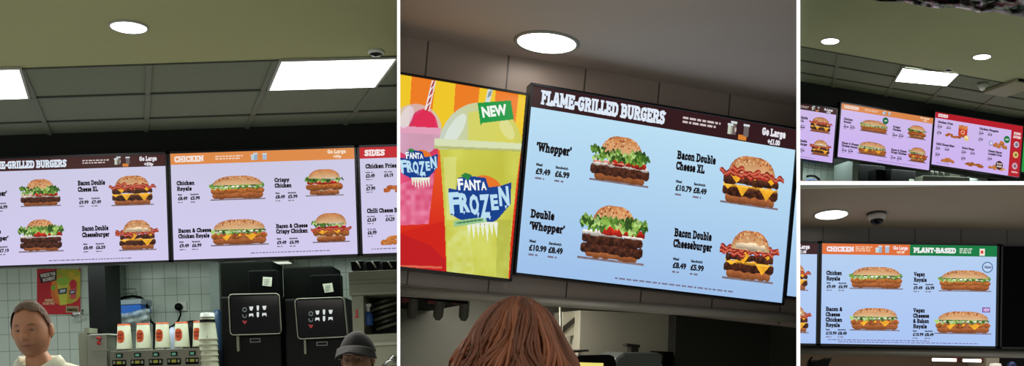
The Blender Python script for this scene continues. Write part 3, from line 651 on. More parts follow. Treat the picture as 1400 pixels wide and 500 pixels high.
# D: chicken / plant-based board
x = Board(D, 'menu_board', (1124, 332.6), (1362, 336), (1121.8, 469.3), (1361.5, 473), bD, 'menu board split between an orange chicken band and a green plant-based band', BLU, (0, .502, 0, .108, (222, 112, 58)), 1, bez=3)
x.rect('header_band', .502, 1, 0, .108, (20, 122, 66))
x.text('CHICKEN', .025, .182, .08, .05, (240, 232, 240), font='slab'); x.fine(.19, .285, .026, 3, (246, 215, 190), .01)
cups_icon(x, .305, .05, [(0, .018, .05, (190, 214, 226)), (.016, .02, .07, (150, 180, 205)), (.055, .022, .07, (170, 190, 214))])
x.text('Go Large', .405, .49, .05, .034, (246, 225, 230)); x.text('+£1.00', .425, .47, .088, .024, (246, 225, 200))
x.text('PLANT-BASED', .52, .765, .08, .052, (240, 240, 240), font='slab'); x.fine(.785, .86, .03, 3, (220, 236, 220), .01)
x.quad(x.let, .9, .93, .03, .1, 2, ink((236, 230, 220))); x.quad(x.let, .905, .92, .05, .08, 3, ink((220, 60, 40)))
x.text('Chicken', .025, .115, .315, .042); x.text('Royale', .025, .105, .37, .042); x.price(.028, .43, '£9.49', '£6.99')
x.pic('long_royale', .155, .47, .225, .45)
for k, s_ in enumerate(('Bacon &', 'Cheese', 'Chicken', 'Royale')): x.text(s_, .025, .03+.013*len(s_), .675+.053*k, .042)
x.price(.028, .895, '£10.99', '£8.49'); x.pic('long_bacon', .16, .455, .635, .865)
x.text('Vegan', .525, .59, .315, .042); x.text('Royale', .525, .6, .37, .042); x.price(.525, .43, '£9.49', '£6.99')
x.pic('long_royale', .665, .975, .245, .46)
for k, s_ in enumerate(('Vegan', 'Cheeese', '& Bakon', 'Royale')): x.text(s_, .525, .53+.0125*len(s_), .675+.053*k, .042)
x.price(.525, .895, '£10.99', '£8.49'); x.pic('long_bacon', .645, .98, .655, .885)
x.disc(.945, .215, .055, (70, 110, 160), 'round_badge', 3); x.disc(.945, .215, .045, (190, 212, 240), 'round_badge', 3.3); x.text('VEGAN', .925, .965, .225, .022, (50, 80, 130), lift=4)
x.quad(x.let, .92, .965, .615, .665, 2, ink((130, 70, 150))); x.text('NEW', .925, .96, .655, .03, (220, 200, 235), lift=4)
x.fine(.04, .62, .955, 1, (110, 110, 150), .008); x.fine(.1, .9, .975, 1, (110, 110, 150), .008); x.done()
x = Board(D, 'menu_board', (886, 329.4), (1117, 332.4), (883.5, 466), (1115.5, 469), bD, 'cut-off menu board with dark brown band at the left end of the lower right room', BLU, (0, 1, 0, .108, (60, 30, 32)), 1, bez=3)
flame(x, .108, None, '+£1.00'); x.done()
x = Board(D, 'blank_screen', (1370, 336.5), (1600, 340), (1370, 474), (1600, 477), bD, 'switched-off black screen right of the chicken and plant-based board', mat('dead_screen', (2, 2, 2), .6, spec=.05), None, 1, bez=2.5, cat='screen', group=None); x.done()

# ------------------------------------------------------------------ frozen drinks advert (room B) painted on its screen in colour cells
def poly_mask(X, Y, pts):
    m = np.zeros(X.shape, bool); n = len(pts)
    for i in range(n):
        (xi, yi), (xj, yj) = pts[i], pts[i-1]
        if yi == yj: continue
        m ^= ((yi > Y) != (yj > Y)) & (X < (xj-xi)*(Y-yi)/(yj-yi)+xi)
    return m
class Canvas:
    def __init__(s, x0, x1, y0, y1, k):
        s.k = k; s.X, s.Y = np.meshgrid(np.arange(x0, x1, 1/k)+.5/k, np.arange(y0, y1, 1/k)+.5/k); s.rgb = np.zeros((*s.X.shape, 3)); s.h, s.w = s.X.shape; s.x0, s.y0 = x0, y0
    def put(s, m, c, al=1.0):
        c = np.array(c, float)
        if c.ndim == 1: c = np.broadcast_to(c, s.rgb.shape)
        al = (al if isinstance(al, np.ndarray) else np.full(s.X.shape, al))[..., None]
        s.rgb[m] = (s.rgb*(1-al)+c*al)[m]
    def poly(s, pts, c, al=1.0): m = poly_mask(s.X, s.Y, pts); s.put(m, c, al); return m
    def ell(s, cx, cy, rx, ry, c, al=1.0, rot=0):
        dx, dy = s.X-cx, s.Y-cy; co, si = math.cos(rot), math.sin(rot); m = ((dx*co+dy*si)/rx)**2+((-dx*si+dy*co)/ry)**2 < 1; s.put(m, c, al); return m
c_ = Canvas(545, 724, 101, 382, 1.35); X, Y = c_.X, c_.Y; n1 = vnoise(c_.w, c_.h, 9, 13)[..., None]; n2 = vnoise(c_.w, c_.h, 28, 40)[..., None]
YE, OR = (238, 198, 40), (236, 124, 34)
c_.put(np.ones_like(X, bool), YE)
def st(x): return x-(Y-101)*.16*((x-640)/-100+0.3)*0-(Y-101)*.06
for (x0, x1) in ((563, 596.5), (623.5, 658), (679, 712)): c_.put((X > st(x0)+(Y-101)*.0) & (X < st(x1)-(Y-101)*.05), OR)
RED = np.array((214, 44, 22), float); t = np.clip((Y-205)/100, 0, 1)[..., None]
c_.put(Y > 205, np.array((236, 96, 36.))*(1-t)+RED*t); c_.poly([(545, 318), (616, 300), (616, 382), (545, 382)], (206, 32, 20)); c_.poly([(545, 318), (588, 335), (616, 362), (616, 382), (545, 382)], (190, 24, 28))
# pink cup
pink = np.array((232, 84, 128.))*n1+np.array((196, 36, 76.))*(1-n1)
c_.poly([(545, 180), (602, 182), (591, 262), (586, 306), (545, 308)], pink)
m = poly_mask(X, Y, [(545, 252), (594, 236), (586, 306), (545, 308)]); c_.put(m, np.array((240, 160, 190.))*n2+np.array((214, 80, 120.))*(1-n2), .75)
c_.ell(568, 178, 36, 36, (206, 190, 208), .75); m = (Y < 180) & (((X-579)/20)**2+((Y-176)/27)**2 < 1); c_.put(m, pink); c_.poly([(566, 160), (580, 148), (594, 158), (598, 180), (564, 180)], (222, 44, 84))
c_.poly([(545, 172), (603, 175), (601, 184), (545, 181)], (224, 160, 186)); c_.ell(556, 160, 8, 16, (232, 224, 236), .6, .4)
c_.poly([(590.5, 110), (596, 111), (587, 152), (580.5, 150)], (238, 226, 224))
for k in range(4): c_.poly([(592-2.4*k, 112+11*k), (595.5-2.4*k, 108+11*k), (593-2.4*k, 117+11*k), (588.5-2.4*k, 121+11*k)], (170, 50, 44))
# yellow-green cup
g = np.array((212, 214, 96.))*n1+np.array((190, 188, 60.))*(1-n1)
c_.poly([(601, 200), (712, 206), (706, 250), (698, 330), (695, 382), (611, 382), (608, 300)], g)
c_.poly([(606, 215), (624, 214), (622, 300), (611, 300)], (226, 230, 160), .5); c_.poly([(680, 300), (699, 300), (695, 382), (678, 382)], (160, 164, 60), .45)
m = poly_mask(X, Y, [(612, 330), (640, 300), (650, 382), (612, 382)]); c_.put(m, (232, 236, 190), .5*n2[..., 0]); m = (Y > 310) & (X > 612) & (X < 696); c_.put(m, (206, 220, 120), .4*n2[..., 0])
m = (((X-657)/57)**2+((Y-202)/62)**2 < 1) & (Y < 204); tt = np.clip((X-600)/110, 0, 1)[..., None]
c_.put(m, np.array((196, 208, 196.))*(1-tt)+np.array((206, 204, 90.))*tt); c_.put(m & (((X-655)/50)**2+((Y-204)/52)**2 < 1) & (X > 640), (214, 210, 84), .75)
c_.ell(622, 178, 9, 26, (222, 232, 226), .75, .55); c_.ell(693, 176, 8, 16, (226, 226, 170), .6, -.5)
c_.poly([(594, 189), (713, 196), (713, 206), (594, 203)], (214, 222, 180)); c_.poly([(594, 199), (713, 204), (713, 207), (594, 203)], (168, 172, 96), .7)
c_.poly([(667, 121.5), (674, 122.5), (669, 142), (663, 141)], (206, 220, 220)); c_.poly([(668, 126), (673, 122.5), (671, 131), (666, 134)], (130, 150, 160))
# logos
def logo(f, ban):
    BL = (16, 62, 140)
    c_.ell(*f(666, 257), 22*f.s, 16*f.s, (230, 116, 34), 1, .5)
    c_.poly([f(*p) for p in ((613, 257), (624, 259), (626, 243), (640, 240), (664, 243), (668, 256), (684, 254), (699, 249), (698, 279), (680, 300), (664, 308), (640, 306), (616, 293))], BL)
    c_.poly([f(*p) for p in ((630, 240), (636, 236), (645, 239), (640, 246))], (40, 130, 60))
    for i in range(7): xx = 638+6*i; c_.poly([f(xx, 303-2*i*0), f(xx+6.5, 303), f(xx+3.6+.3*i, 316+R_.uniform(0, 14)*(1-abs(i-3)/5)+6)], (232, 238, 216))
    if ban: c_.poly([f(*p) for p in ((620, 302), (664, 296), (666, 303), (621, 310))], (150, 196, 140)); c_.poly([f(*p) for p in ((624, 304), (660, 299), (660, 301), (624, 306))], (60, 120, 80))
class Fm:
    def __init__(s, cx, cy, k, dx, dy): s.a = (cx, cy, k, dx, dy); s.s = k
    def __call__(s, x, y): cx, cy, k, dx, dy = s.a; return (dx+(x-cx)*k, dy+(y-cy)*k)
f1 = Fm(0, 0, 1, 0, 0); f2 = Fm(656, 275, .6, 573, 226)
logo(f1, True); logo(f2, False)
m = poly_mask(X, Y, [(653, 140.5), (698.5, 137), (702.5, 163), (660, 168), (657, 171.5)]); c_.put(m, (16, 150, 64))
c_.poly([(545, 362), (604, 364), (604, 367), (545, 365)], (236, 150, 110), .6)
# screen body
adv = thing('advert_screen', B, B.L(640, 385, bB+.03), 'lit screen advertising two frozen drinks left of the large burger menu board', 'screen')
q = [B.L(*p, bB) for p in ((721, 128), (695.5, 377), (547, 368), (547, 104.5))]; a1 = (q[0].x+q[1].x)/2; c1 = (q[0].z+q[3].z)/2; c0 = (q[1].z+q[2].z)/2; a0 = q[3].x-.3; z = .0105
mb = MB(B); mb.box(a0-z, a1+z, bB+.004, bB+.07, c0-z, c1+z)
for bx in ((a1, a1+z*.92, c0-z, c1+z), (a0, a1+z, c0-z, c0), (a0, a1+z, c1, c1+z)): mb.box(bx[0], bx[1], bB-.006, bB+.004, bx[2], bx[3])
mb.build('bezel', BEZ, adv)
mb = MB(B); hh, ww = c_.X.shape; V = []; idx = {}; Fc = []; cols_ = []; lr = c_.rgb/255; lr = np.where(lr <= .04045, lr/12.92, ((lr+.055)/1.055)**2.4)
pts = [[B.L(c_.x0+i/c_.k, c_.y0+j/c_.k, bB) for i in range(ww+1)] for j in range(hh+1)]
for j in range(hh):
    for i in range(ww):
        ce = (pts[j][i]+pts[j+1][i+1])/2
        if ce.x > a1 or ce.z > c1 or ce.z < c0: continue
        for (jj, ii) in ((j, i), (j+1, i), (j+1, i+1), (j, i+1)):
            if (jj, ii) not in idx: idx[(jj, ii)] = len(V); V.append(pts[jj][ii])
        Fc.append((idx[(j+1, i)], idx[(j+1, i+1)], idx[(j, i+1)], idx[(j, i)])); cols_.append(tuple(lr[j, i]))
mb.mesh(V, Fc, SCREENPIC); mb.bm.faces.ensure_lookup_table()
for f_, c in zip(mb.bm.faces, cols_):
    for lp in f_.loops: lp[mb.cl] = (*c, 1)
mb.build('advert_picture', SCREENPIC, adv, recalc=False)
mb = MB(B); e = bB-.002
def fanta(f, e2=0):
    s = f.s; OUT = ink((18, 60, 140)); LB = ink((186, 222, 240)); WH = ink((240, 244, 244))
    x = 627
    for ch, wd, h, dy in (('F', 8, 15, 0), ('A', 9, 14, .5), ('N', 9, 14, .5), ('T', 8, 13, .5), ('A', 8, 11, .5)):
        write(mb, ch, f(x-.6, 259+dy), f(x+wd-1, 258.6+dy), h*s, e-.002, WH, .04); x += wd-.6
    for ch, x0, x1, yb, h in (('F', 615, 629, 290, 27), ('R', 629, 643, 289, 25), ('O', 643, 656, 292, 26), ('Z', 657, 671, 296, 30), ('E', 672, 682, 286, 20), ('N', 683, 697, 280, 25)):
        write(mb, ch, f(x0, yb), f(x1, yb-.8), h*s, e-.003, LB, .05)
    for x0, yb, l in ((618, 290, 6), (633, 289, 4), (652, 291, 7), (661, 296, 8), (668, 296, 5), (690, 281, 5)):
        mb.poly([B.L(*f(x0, yb), e-.003), B.L(*f(x0+1.6, yb+l), e-.003), B.L(*f(x0+3.4, yb-.6), e-.003)], LB)
fanta(f1); fanta(f2); write(mb, 'NEW', (660, 160), (694, 156), 14, e, ink((236, 244, 236)), .05); mb.build('lettering', None, adv, recalc=False)

# ------------------------------------------------------------------ small things, room A
def pbox(mb, x0, x1, y0, y1, b0, b1, m=None, bev=0):
    p = mb.bay.L(x0, (y0+y1)/2, b0); q = mb.bay.L(x1, (y0+y1)/2, b0); t = mb.bay.L((x0+x1)/2, y0, b0); u = mb.bay.L((x0+x1)/2, y1, b0)
    return mb.box(p.x, q.x, b0, b1, u.z, t.z, m, bev)
def ppoly(mb, pts, b, m=None, t=None, bev=0):
    P = [mb.bay.L(x, y, b) for x, y in pts]
    return mb.prism([(p.x, p.z) for p in P], b, b+t, m, bev) if t else mb.poly(P, m)
def one(bay, name, fn, m, label, cat, group=None, **k):
    mb = MB(bay); fn(mb); return tag(mb.build(name, m, **k), label, cat, group)
def part(bay, name, fn, m, par, label=None, **k):
    mb = MB(bay); fn(mb); o = mb.build(name, m, par, **k)
    if o and label: o['label'] = label
    return o
def base(bay, x, y, b, floor=-CAMH): p = bay.L(x, y, b); return Vector((p.x, p.y, floor if floor is not None else p.z))
STEEL = mat('brushed_steel', (140, 140, 126), .35, .5, noise=.05, nscale=30); STEELD = mat('dark_steel', (84, 82, 76), .4, .7)
STEELM = mat('matt_steel', (136, 138, 118), .5, .2); BLK = mat('black_plastic', (6, 7, 6), .5, spec=.15); BLKG = mat('black_glass', (3, 4, 4), .12, spec=.2)
DGREY = mat('dark_grey_plastic', (7, 9, 7), .7, spec=.05); RED = mat('red_paint', (190, 30, 30), .5); PAPER = mat('note_paper', (205, 210, 190), .8)
WHT = mat('white_plastic', (225, 228, 220), .4); ORG = mat('logo_orange', (226, 92, 40), .6); CUPM = mat('paper_cup', (190, 192, 166), .65)
BLUEB = mat('blue_plastic', (40, 110, 210), .4); CHROME = mat('chrome', (210, 210, 210), .15, 1)
# back counter along the wall
def f(mb):
    mb.box(-4.5, .45, 7.0, 8.24, -.64, -.6, STEEL, .01)
one(A, 'worktop', lambda mb: mb.box(-4.5, .45, 6.95, 8.2, -.64, -.6, None, .008), STEEL, 'steel worktop running along the back wall under the coffee machines', 'worktop')
t = thing('counter_cabinet', A, (-2.2, 7.6, -CAMH), 'steel cabinet under the back worktop', 'cabinet')
part(A, 'body', lambda mb: mb.box(-4.45, .4, 7.05, 8.2, -CAMH, -.641), STEELM, t)
for i in range(6):
    d = part(A, 'door', lambda mb: mb.box(-4.3+.78*i, -3.55+.78*i, 7.03, 7.05, -CAMH+.1, -.68, None, .004), STEELM, t)
    if d: part(A, 'handle', lambda mb: mb.box(-4.0+.78*i, -3.8+.78*i, 7.0, 7.03, -.75, -.73), CHROME, d)
# pillar with stainless box and number 2
struct(one(A, 'wall_pillar', lambda mb: pbox(mb, 124, 147.5, 350, 640, 7.32, 7.6), mat('pillar_black', (8, 9, 9), .5, spec=.2), None, None))
t = thing('steel_box', A, base(A, 131, 500, 7.25, -.6), 'stainless steel box with red number 2 in front of the black pillar', 'box')
part(A, 'body', lambda mb: (pbox(mb, 121.5, 148, 457.5, 640, 7.12, 7.3, None, .004), pbox(mb, 123.5, 148.5, 477, 479, 7.105, 7.12)), STEEL, t)
part(A, 'side_duct', lambda mb: (pbox(mb, 110, 121.5, 455, 640, 7.15, 7.3), pbox(mb, 115, 121.5, 448, 455, 7.15, 7.3)), STEELM, t)
part(A, 'top_trim', lambda mb: pbox(mb, 123, 149, 456, 457.5, 7.11, 7.3), WHT, t, 'pale top edge')
mb = MB(A); bpy_fc = None
def digit2(mb, x, y, s, b, m):
    P = [(0, .78), (.12, .95), (.35, 1), (.58, .93), (.62, .72), (.5, .5), (.1, .12), (.08, .04), (.66, .04)]
    mb.tube([mb.bay.L(x+p[0]*s*.8, y-p[1]*s, b) for p in P], .0075, m, 6)
digit2(mb, 132.5, 470, 9, 7.112, RED); mb.build('number_two', RED, t)
# poster on the tiles
PC = Canvas(50.5, 109.5, 367.5, 429, 1.6); X, Y = PC.X, PC.Y; PC.put(np.ones_like(X, bool), (196, 26, 40)); nz = vnoise(PC.w, PC.h, 10, 10)[..., None]
m = (((X-93)/21)**2+((Y-388)/27)**2 < 1); PC.put(m, np.array((150, 170, 40.))*nz+np.array((226, 180, 40.))*(1-nz)); m = (((X-82)/13)**2+((Y-396)/20)**2 < 1); PC.put(m, (236, 130, 50), .8)
PC.poly([(78, 386), (94, 384), (91, 416), (82, 417)], (206, 206, 70)); PC.ell(86, 384, 9, 6, (150, 190, 60)); PC.poly([(96, 392), (105, 391), (104, 408), (96, 409)], (214, 80, 80)); PC.ell(100, 388, 5, 6, (210, 40, 50))
PC.poly([(79, 395), (92, 393), (91, 401), (80, 402)], (40, 50, 70)); PC.poly([(95, 397), (103, 396), (103, 402), (95, 402)], (40, 50, 70)); PC.poly([(82, 396), (90, 395), (89, 399), (82, 400)], (190, 200, 200)); PC.poly([(96, 398), (102, 397), (102, 400), (96, 401)], (190, 190, 200))
PC.poly([(53, 374), (77, 369), (77.5, 383), (56, 387)], (24, 18, 22)); PC.poly([(90, 418), (108, 418), (108, 427), (90, 427)], (170, 150, 110)); PC.poly([(70, 392), (75, 389), (76, 394), (71, 397)], (120, 190, 60))
def grid_picture(mb, cv, b, m):
    V = [mb.bay.L(cv.x0+i/cv.k, cv.y0+j/cv.k, b) for j in range(cv.h+1) for i in range(cv.w+1)]; lr = cv.rgb/255; lr = np.where(lr <= .04045, lr/12.92, ((lr+.055)/1.055)**2.4)
    Fc = []; cc = []
    for j in range(cv.h):
        for i in range(cv.w): k = j*(cv.w+1)+i; Fc.append((k+cv.w+1, k+cv.w+2, k+1, k)); cc.append(tuple(lr[j, i]))
    mb.mesh(V, Fc, m); mb.bm.faces.ensure_lookup_table()
    for f_, c in zip(mb.bm.faces[-len(Fc):], cc):
        for lp in f_.loops: lp[mb.cl] = (*c, 1)
t = thing('poster', A, A.L(80, 429, 8.2), 'red poster of frozen drinks hanging on white tiles behind the person in the cream polo', 'poster')
part(A, 'backing', lambda mb: pbox(mb, 50.5, 109.5, 367.5, 429, 8.235, 8.248), WHT, t)
part(A, 'print', lambda mb: grid_picture(mb, PC, 8.232, PRINTPIC), PRINTPIC, t, recalc=False)
def f(mb):
    W = mat('poster_white', (225, 215, 205), .7)
    write(mb, 'FREEZE THE', (56, 379), (76, 375.5), 4.5, 8.229, W, .05); write(mb, 'MOMENT', (59, 385), (76, 381.5), 4.5, 8.229, W, .05)
    Y2 = mat('poster_cream', (240, 200, 160), .7); write(mb, 'WHIPPED', (61, 412), (73, 412), 3.5, 8.229, Y2, .05); write(mb, 'YOUR WAY', (58, 416.5), (75.5, 416), 3.5, 8.229, Y2, .05); write(mb, 'FANTA', (92, 425), (106, 425), 3.5, 8.229, DGREY, .05)
part(A, 'lettering', f, None, t, recalc=False)
# wall hook, socket, cable
t = thing('wall_bracket', A, A.L(103, 436, 8.2), 'small chrome bracket on the tiles at the lower right corner of the poster', 'bracket')
part(A, 'plate', lambda mb: pbox(mb, 99, 109, 426, 430, 8.2, 8.249, None, .003), CHROME, t)
part(A, 'hook', lambda mb: mb.tube([A.L(x, y, 8.17) for x, y in ((98, 430), (101, 434), (105, 434), (109, 431), (113, 430), (113, 423))], .01, CHROME), CHROME, t)
t = thing('power_socket', A, A.L(246, 426, 8.24), 'white wall socket with a black plug above the paper cups', 'socket')
part(A, 'plate', lambda mb: pbox(mb, 240.5, 255, 412.5, 425, 8.225, 8.249, WHT, .004), WHT, t)
part(A, 'plug', lambda mb: mb.lathe([(.03, 0), (.034, -.03), (.022, -.055)], A.L(245.5, 419.5, 8.225), None, 16, 'b'), BLK, t)
one(A, 'power_cable', lambda mb: mb.tube([A.L(*p) for p in ((246, 422, 8.17), (247, 430, 8.17), (244, 438, 8.1), (238, 444, 8.0), (229, 449, 7.8), (226, 470, 7.7), (226, 560, 7.6))], .008), BLK, 'black cable hanging from the wall socket down behind the paper cups', 'cable')
# frame at the niche's sides
struct(one(A, 'trim_5', lambda mb: pbox(mb, 148.2, 154, 350, 640, 7.9, 8.24), mat('trim_steel', (120, 132, 126), .45, .2), None, None))
struct(one(A, 'trim_6', lambda mb: pbox(mb, 290, 303, 350, 640, 7.9, 8.24), mat('trim_steel', (120, 132, 126), .45, .2), None, None))
# wire rack, blue tray, film
t = thing('wall_rack', A, A.L(175, 438, 8.1), 'thin wire rack on the tiles holding a blue tray', 'rack')
def f(mb):
    for pts in (((162, 395), (185, 394.5), (187, 401), (187, 434), (162, 436), (162, 395)),):
        mb.tube([A.L(x, y, 8.15) for x, y in pts], .005)
    mb.tube([A.L(162, 402, 8.15), A.L(187, 401, 8.15)], .004); mb.tube([A.L(162, 436, 8.15), A.L(162, 436, 7.8), A.L(193, 434, 7.8), A.L(193, 434, 8.15)], .005)
part(A, 'wire_frame', f, STEEL, t)
part(A, 'wall_plate', lambda mb: pbox(mb, 160, 164, 392, 438, 8.16, 8.249), STEELM, t)
t = thing('tray_box', A, A.L(176, 434, 7.95), 'bright blue plastic tray with a white lid on the wire rack', 'box')
part(A, 'tray', lambda mb: (ppoly(mb, [(162, 417), (192, 415.5), (193, 425), (188, 431.5), (163, 432.5)], 7.86, None, .22, .006)), BLUEB, t)
part(A, 'lid', lambda mb: ppoly(mb, [(161, 410), (193, 408), (193, 415.3), (161.5, 416.8)], 7.85, None, .24, .006), mat('pale_lid', (150, 165, 175), .5), t)
def f(mb):
    V = []; n, k = 18, 8
    for j in range(k+1):
        for i in range(n+1):
            u, v = i/n, j/k; xx = 153+52*u; yy = (425+3*math.sin(u*5))*(1-v)+(446-3*u)*v; V.append(A.L(xx, yy, 7.7+.03*math.sin(u*17+v*5)+.02*math.sin(v*13+u*3)))
    mb.mesh(V, [(j*(n+1)+i, j*(n+1)+i+1, (j+1)*(n+1)+i+1, (j+1)*(n+1)+i) for j in range(k) for i in range(n)], None, True)
o = one(A, 'film_wrap', f, mat('clear_film', (190, 205, 205), .15, alpha=.45, spec=.8), 'crumpled clear plastic film hanging below the blue tray', 'plastic film', recalc=False)
sm = o.modifiers.new('thickness', 'SOLIDIFY'); sm.thickness = .004
one(A, 'flexible_hose', lambda mb: mb.tube([A.L(*p) for p in ((161, 410, 8.1), (170, 406, 8.08), (182, 404.5, 8.05), (192, 406.5, 8.02), (199, 412, 8.0), (202, 420, 7.95), (203.5, 431, 7.9), (206, 439, 7.85), (211, 443, 7.8), (211, 500, 7.7), (211, 590, 7.6))], .012), BLK, 'black hose arching over the blue tray and down behind the cups', 'hose')
# drinks dispenser
t = thing('drinks_dispenser', A, base(A, 212, 500, 7.1, -.6), 'steel drinks dispenser with small green displays under a row of paper cups', 'drinks machine')
part(A, 'body', lambda mb: (mb.box(A.L(150, 500, 6.95).x, A.L(274, 500, 6.95).x, 6.95, 7.45, -.6, A.L(212, 477.5, 6.95).z, None, .01)), mat('dispenser_steel', (120, 118, 104), .4, .6), t)
for i in range(5):
    cx = 162.5+25*i; cy = 486.5-.8*i
    d = part(A, 'display', lambda mb: pbox(mb, cx-4, cx+4, cy-3.5, cy+2, 6.938, 6.95), DGREY, t)
    part(A, 'screen', lambda mb: pbox(mb, cx-2.6, cx+2.6, cy-2.2, cy+1, 6.934, 6.938), mat('green_lcd', (60, 120, 100), .3, em=(80, 130, 110), es=.6), d)
    b_ = part(A, 'button_panel', lambda mb: pbox(mb, cx-9, cx+9, cy+5.5, cy+14, 6.94, 6.95), DGREY, t)
    part(A, 'button', lambda mb: pbox(mb, cx-3, cx+3, cy+7, cy+11, 6.932, 6.94), mat('yellow_green_button', (150, 150, 50), .4), b_)
    for sx in (-6.5, 6.5): part(A, 'button', lambda mb: pbox(mb, cx+sx-1.3, cx+sx+1.3, cy+7, cy+11, 6.932, 6.94), STEELM, b_)
# paper cups, upside down on the dispenser
def cupwarp(mb, pts, ce, r0, r1, h, m, lift=.0008):
    V = []
    for (a, c) in pts:
        r = r0+(r1-r0)*c/h+lift; th = a/r; V.append(ce+Vector((r*math.sin(th), -r*math.cos(th), c)))
    mb.poly(V, m)
def make_cup(cx, yb, h_px, b, label, logo=True, group='paper cups standing upside down on the dispenser', par=None):
    p = A.L(cx, yb, b); s = b/F; h = h_px*s; r0, r1 = 10.2*s, 8.1*s; ce = Vector((p.x, p.y+.0, p.z))
    t = thing('paper_cup', A, ce, label, 'paper cup', group)
    mb = MB(A); mb.lathe([(r0*1.04, 0), (r0*1.06, .004), (r0*1.02, .009), (r0, .01), (r1, h-.001), (r1*.94, h), (r1*.92, h-.006), (.001, h-.006)], ce, CUPM, 32); mb.build('cup_wall', CUPM, t)
    mb = MB(A); mb.lathe([(r1+.0006+(r0-r1)*.05, h*.95), (r1+.0006, h*.998), (r1*.93, h+.0012)], ce, ORG, 32, cap=False); mb.build('base_ring', mat('orange_ring', (220, 130, 90), .6), t)
    if logo:
        mb = MB(A); k = s; oc = h*.5; ox = -2.3*k
        n = 20; P = [(ox+6*k*math.copysign(abs(math.cos(2*math.pi*i/n))**.7, math.cos(2*math.pi*i/n)), oc+8.6*k*math.copysign(abs(math.sin(2*math.pi*i/n))**.75, math.sin(2*math.pi*i/n))) for i in range(n)]
        for i in range(n//2):      # strips follow the curved wall
            q = [P[i], P[(i+1)], P[n-i-1], P[(n-i) % n]]
            qq = [q[0], q[1], q[2], q[3]]; cupwarp(mb, qq, ce, r0, r1, h, ORG)
        for (tx, yy) in (('BURGER', 1.2), ('KING', -3.4)):
            V, Pp = glyphs(tx, .04); x0 = min(v[0] for v in V); x1 = max(v[0] for v in V); wd = 9*k if tx == 'BURGER' else 7*k
            M2 = mat('logo_red', (150, 34, 26), .6)
            vs = []
            for v in V:
                a = ox-wd/2+wd*(v[0]-x0)/(x1-x0); c = oc+yy*k+3.2*k*v[1]/.73; r = r0+(r1-r0)*c/h+.0016; vs.append(ce+Vector((r*math.sin(a/r), -r*math.cos(a/r), c)))
            mb.mesh(vs, Pp, M2)
        mb.build('logo', None, t, recalc=False)
    return t
CUPL = ('leftmost of the upside-down paper cups, under the blue tray', 'second upside-down paper cup from the left on the dispenser', 'middle upside-down paper cup on the dispenser, left of the hanging cable', 'fourth upside-down paper cup from the left, in front of the black kettle', 'rightmost upside-down paper cup with orange logo, half behind the cup stack')
for i in range(5): make_cup(170.5+26.2*i-(1.2 if i == 4 else 0), 477.6-.95*i, 34.5, 7.12, CUPL[i])
# nested stacks
ORD = ('topmost', 'second', 'third', 'fourth', 'fifth', 'sixth', 'seventh', 'eighth', 'ninth', 'tenth')
def stack(cx, ytop, b, n, where, grp):
    s = b/F; h = 30*s; r0, r1 = 12.6*s, 9.4*s
    pb = A.L(cx, 500, b)
    for i in range(n):
        p = A.L(cx+.35*i, ytop+33+7.3*i, b); t = thing('paper_cup', A, p, '%s cup from the top in the nested stack %s' % (ORD[i], where) if i else 'topmost cup of the nested stack %s' % where, 'paper cup', grp)
        mb = MB(A); mb.lathe([(r0, 0), (r0*1.04, .004), (r0, .012), (r0*.97, .012), (r1+(r0-r1)*.1, h*.9), (r1, h), (r1*.93, h), (r1*.9, h-.008), (.001, h-.008)] if i == 0 else [(r0, 0), (r0*1.04, .004), (r0, .012), (r0*.97, .012), (r0*.92, h*.26)], p, CUPM, 28, cap=(i == 0)); mb.build('cup_wall', CUPM, t)
        if i == 0:
            mb = MB(A); mb.lathe([(r1+.0055, h*.8), (r1+.003, h*.93)], p, BLK, 28, cap=False); mb.build('dark_band', BLK, t)
            mb = MB(A)
            for k in range(7): mb.poly([p+Vector((dx+.01, -r0*.985+.024*(c/h)+.0, c)) for dx, c in ((-.006, h*(.12+.08*k)), (.006, h*(.12+.08*k)), (.006, h*(.12+.08*k)+.009), (-.006, h*(.12+.08*k)+.009))], BLK)
            mb.build('printed_mark', BLK, t, recalc=False)
    y1 = ytop+33+7.3*(n-1)
    p = A.L(cx+.35*n, y1, b); t = thing('cup_holder', A, Vector((p.x, p.y, -.6)), 'steel tube holder under the nested cups %s' % where, 'cup holder')
    mb = MB(A); mb.lathe([(.07, -.6), (.07, -.58), (.045, -.575), (.045, p.z)], Vector((p.x, p.y, 0)), STEEL, 20); mb.build('tube', STEEL, t)
stack(284.5, 431.5, 7.0, 8, 'at the right end of the dispenser', 'nested cups right of the dispenser')
one(A, 'cup_lid_stack', lambda mb: mb.lathe([(.054, 0), (.056, .006), (.05, .01), (.05, .03), (.045, .034)], A.L(284.5, 464.5, 7.0)+Vector((0, 0, .165)), None, 24), WHT, 'white lids showing above the nested cup stack', 'lids')
one(A, 'kettle', lambda mb: mb.lathe([(.06, -.36), (.085, -.34), (.085, -.05), (.07, 0), (.03, .018), (.001, .02)], A.L(263.5, 441, 7.62), None, 24), BLK, 'round black container behind the two rightmost upright cups', 'container')
one(A, 'roll_bag', lambda mb: mb.lathe([(.03, -.3), (.05, -.28), (.052, -.08), (.035, -.03), (.012, 0)], A.L(236, 447, 7.5), None, 20), mat('pale_lilac_plastic', (170, 175, 200), .35), 'pale plastic bottle half hidden between the third and fourth cups', 'bottle')
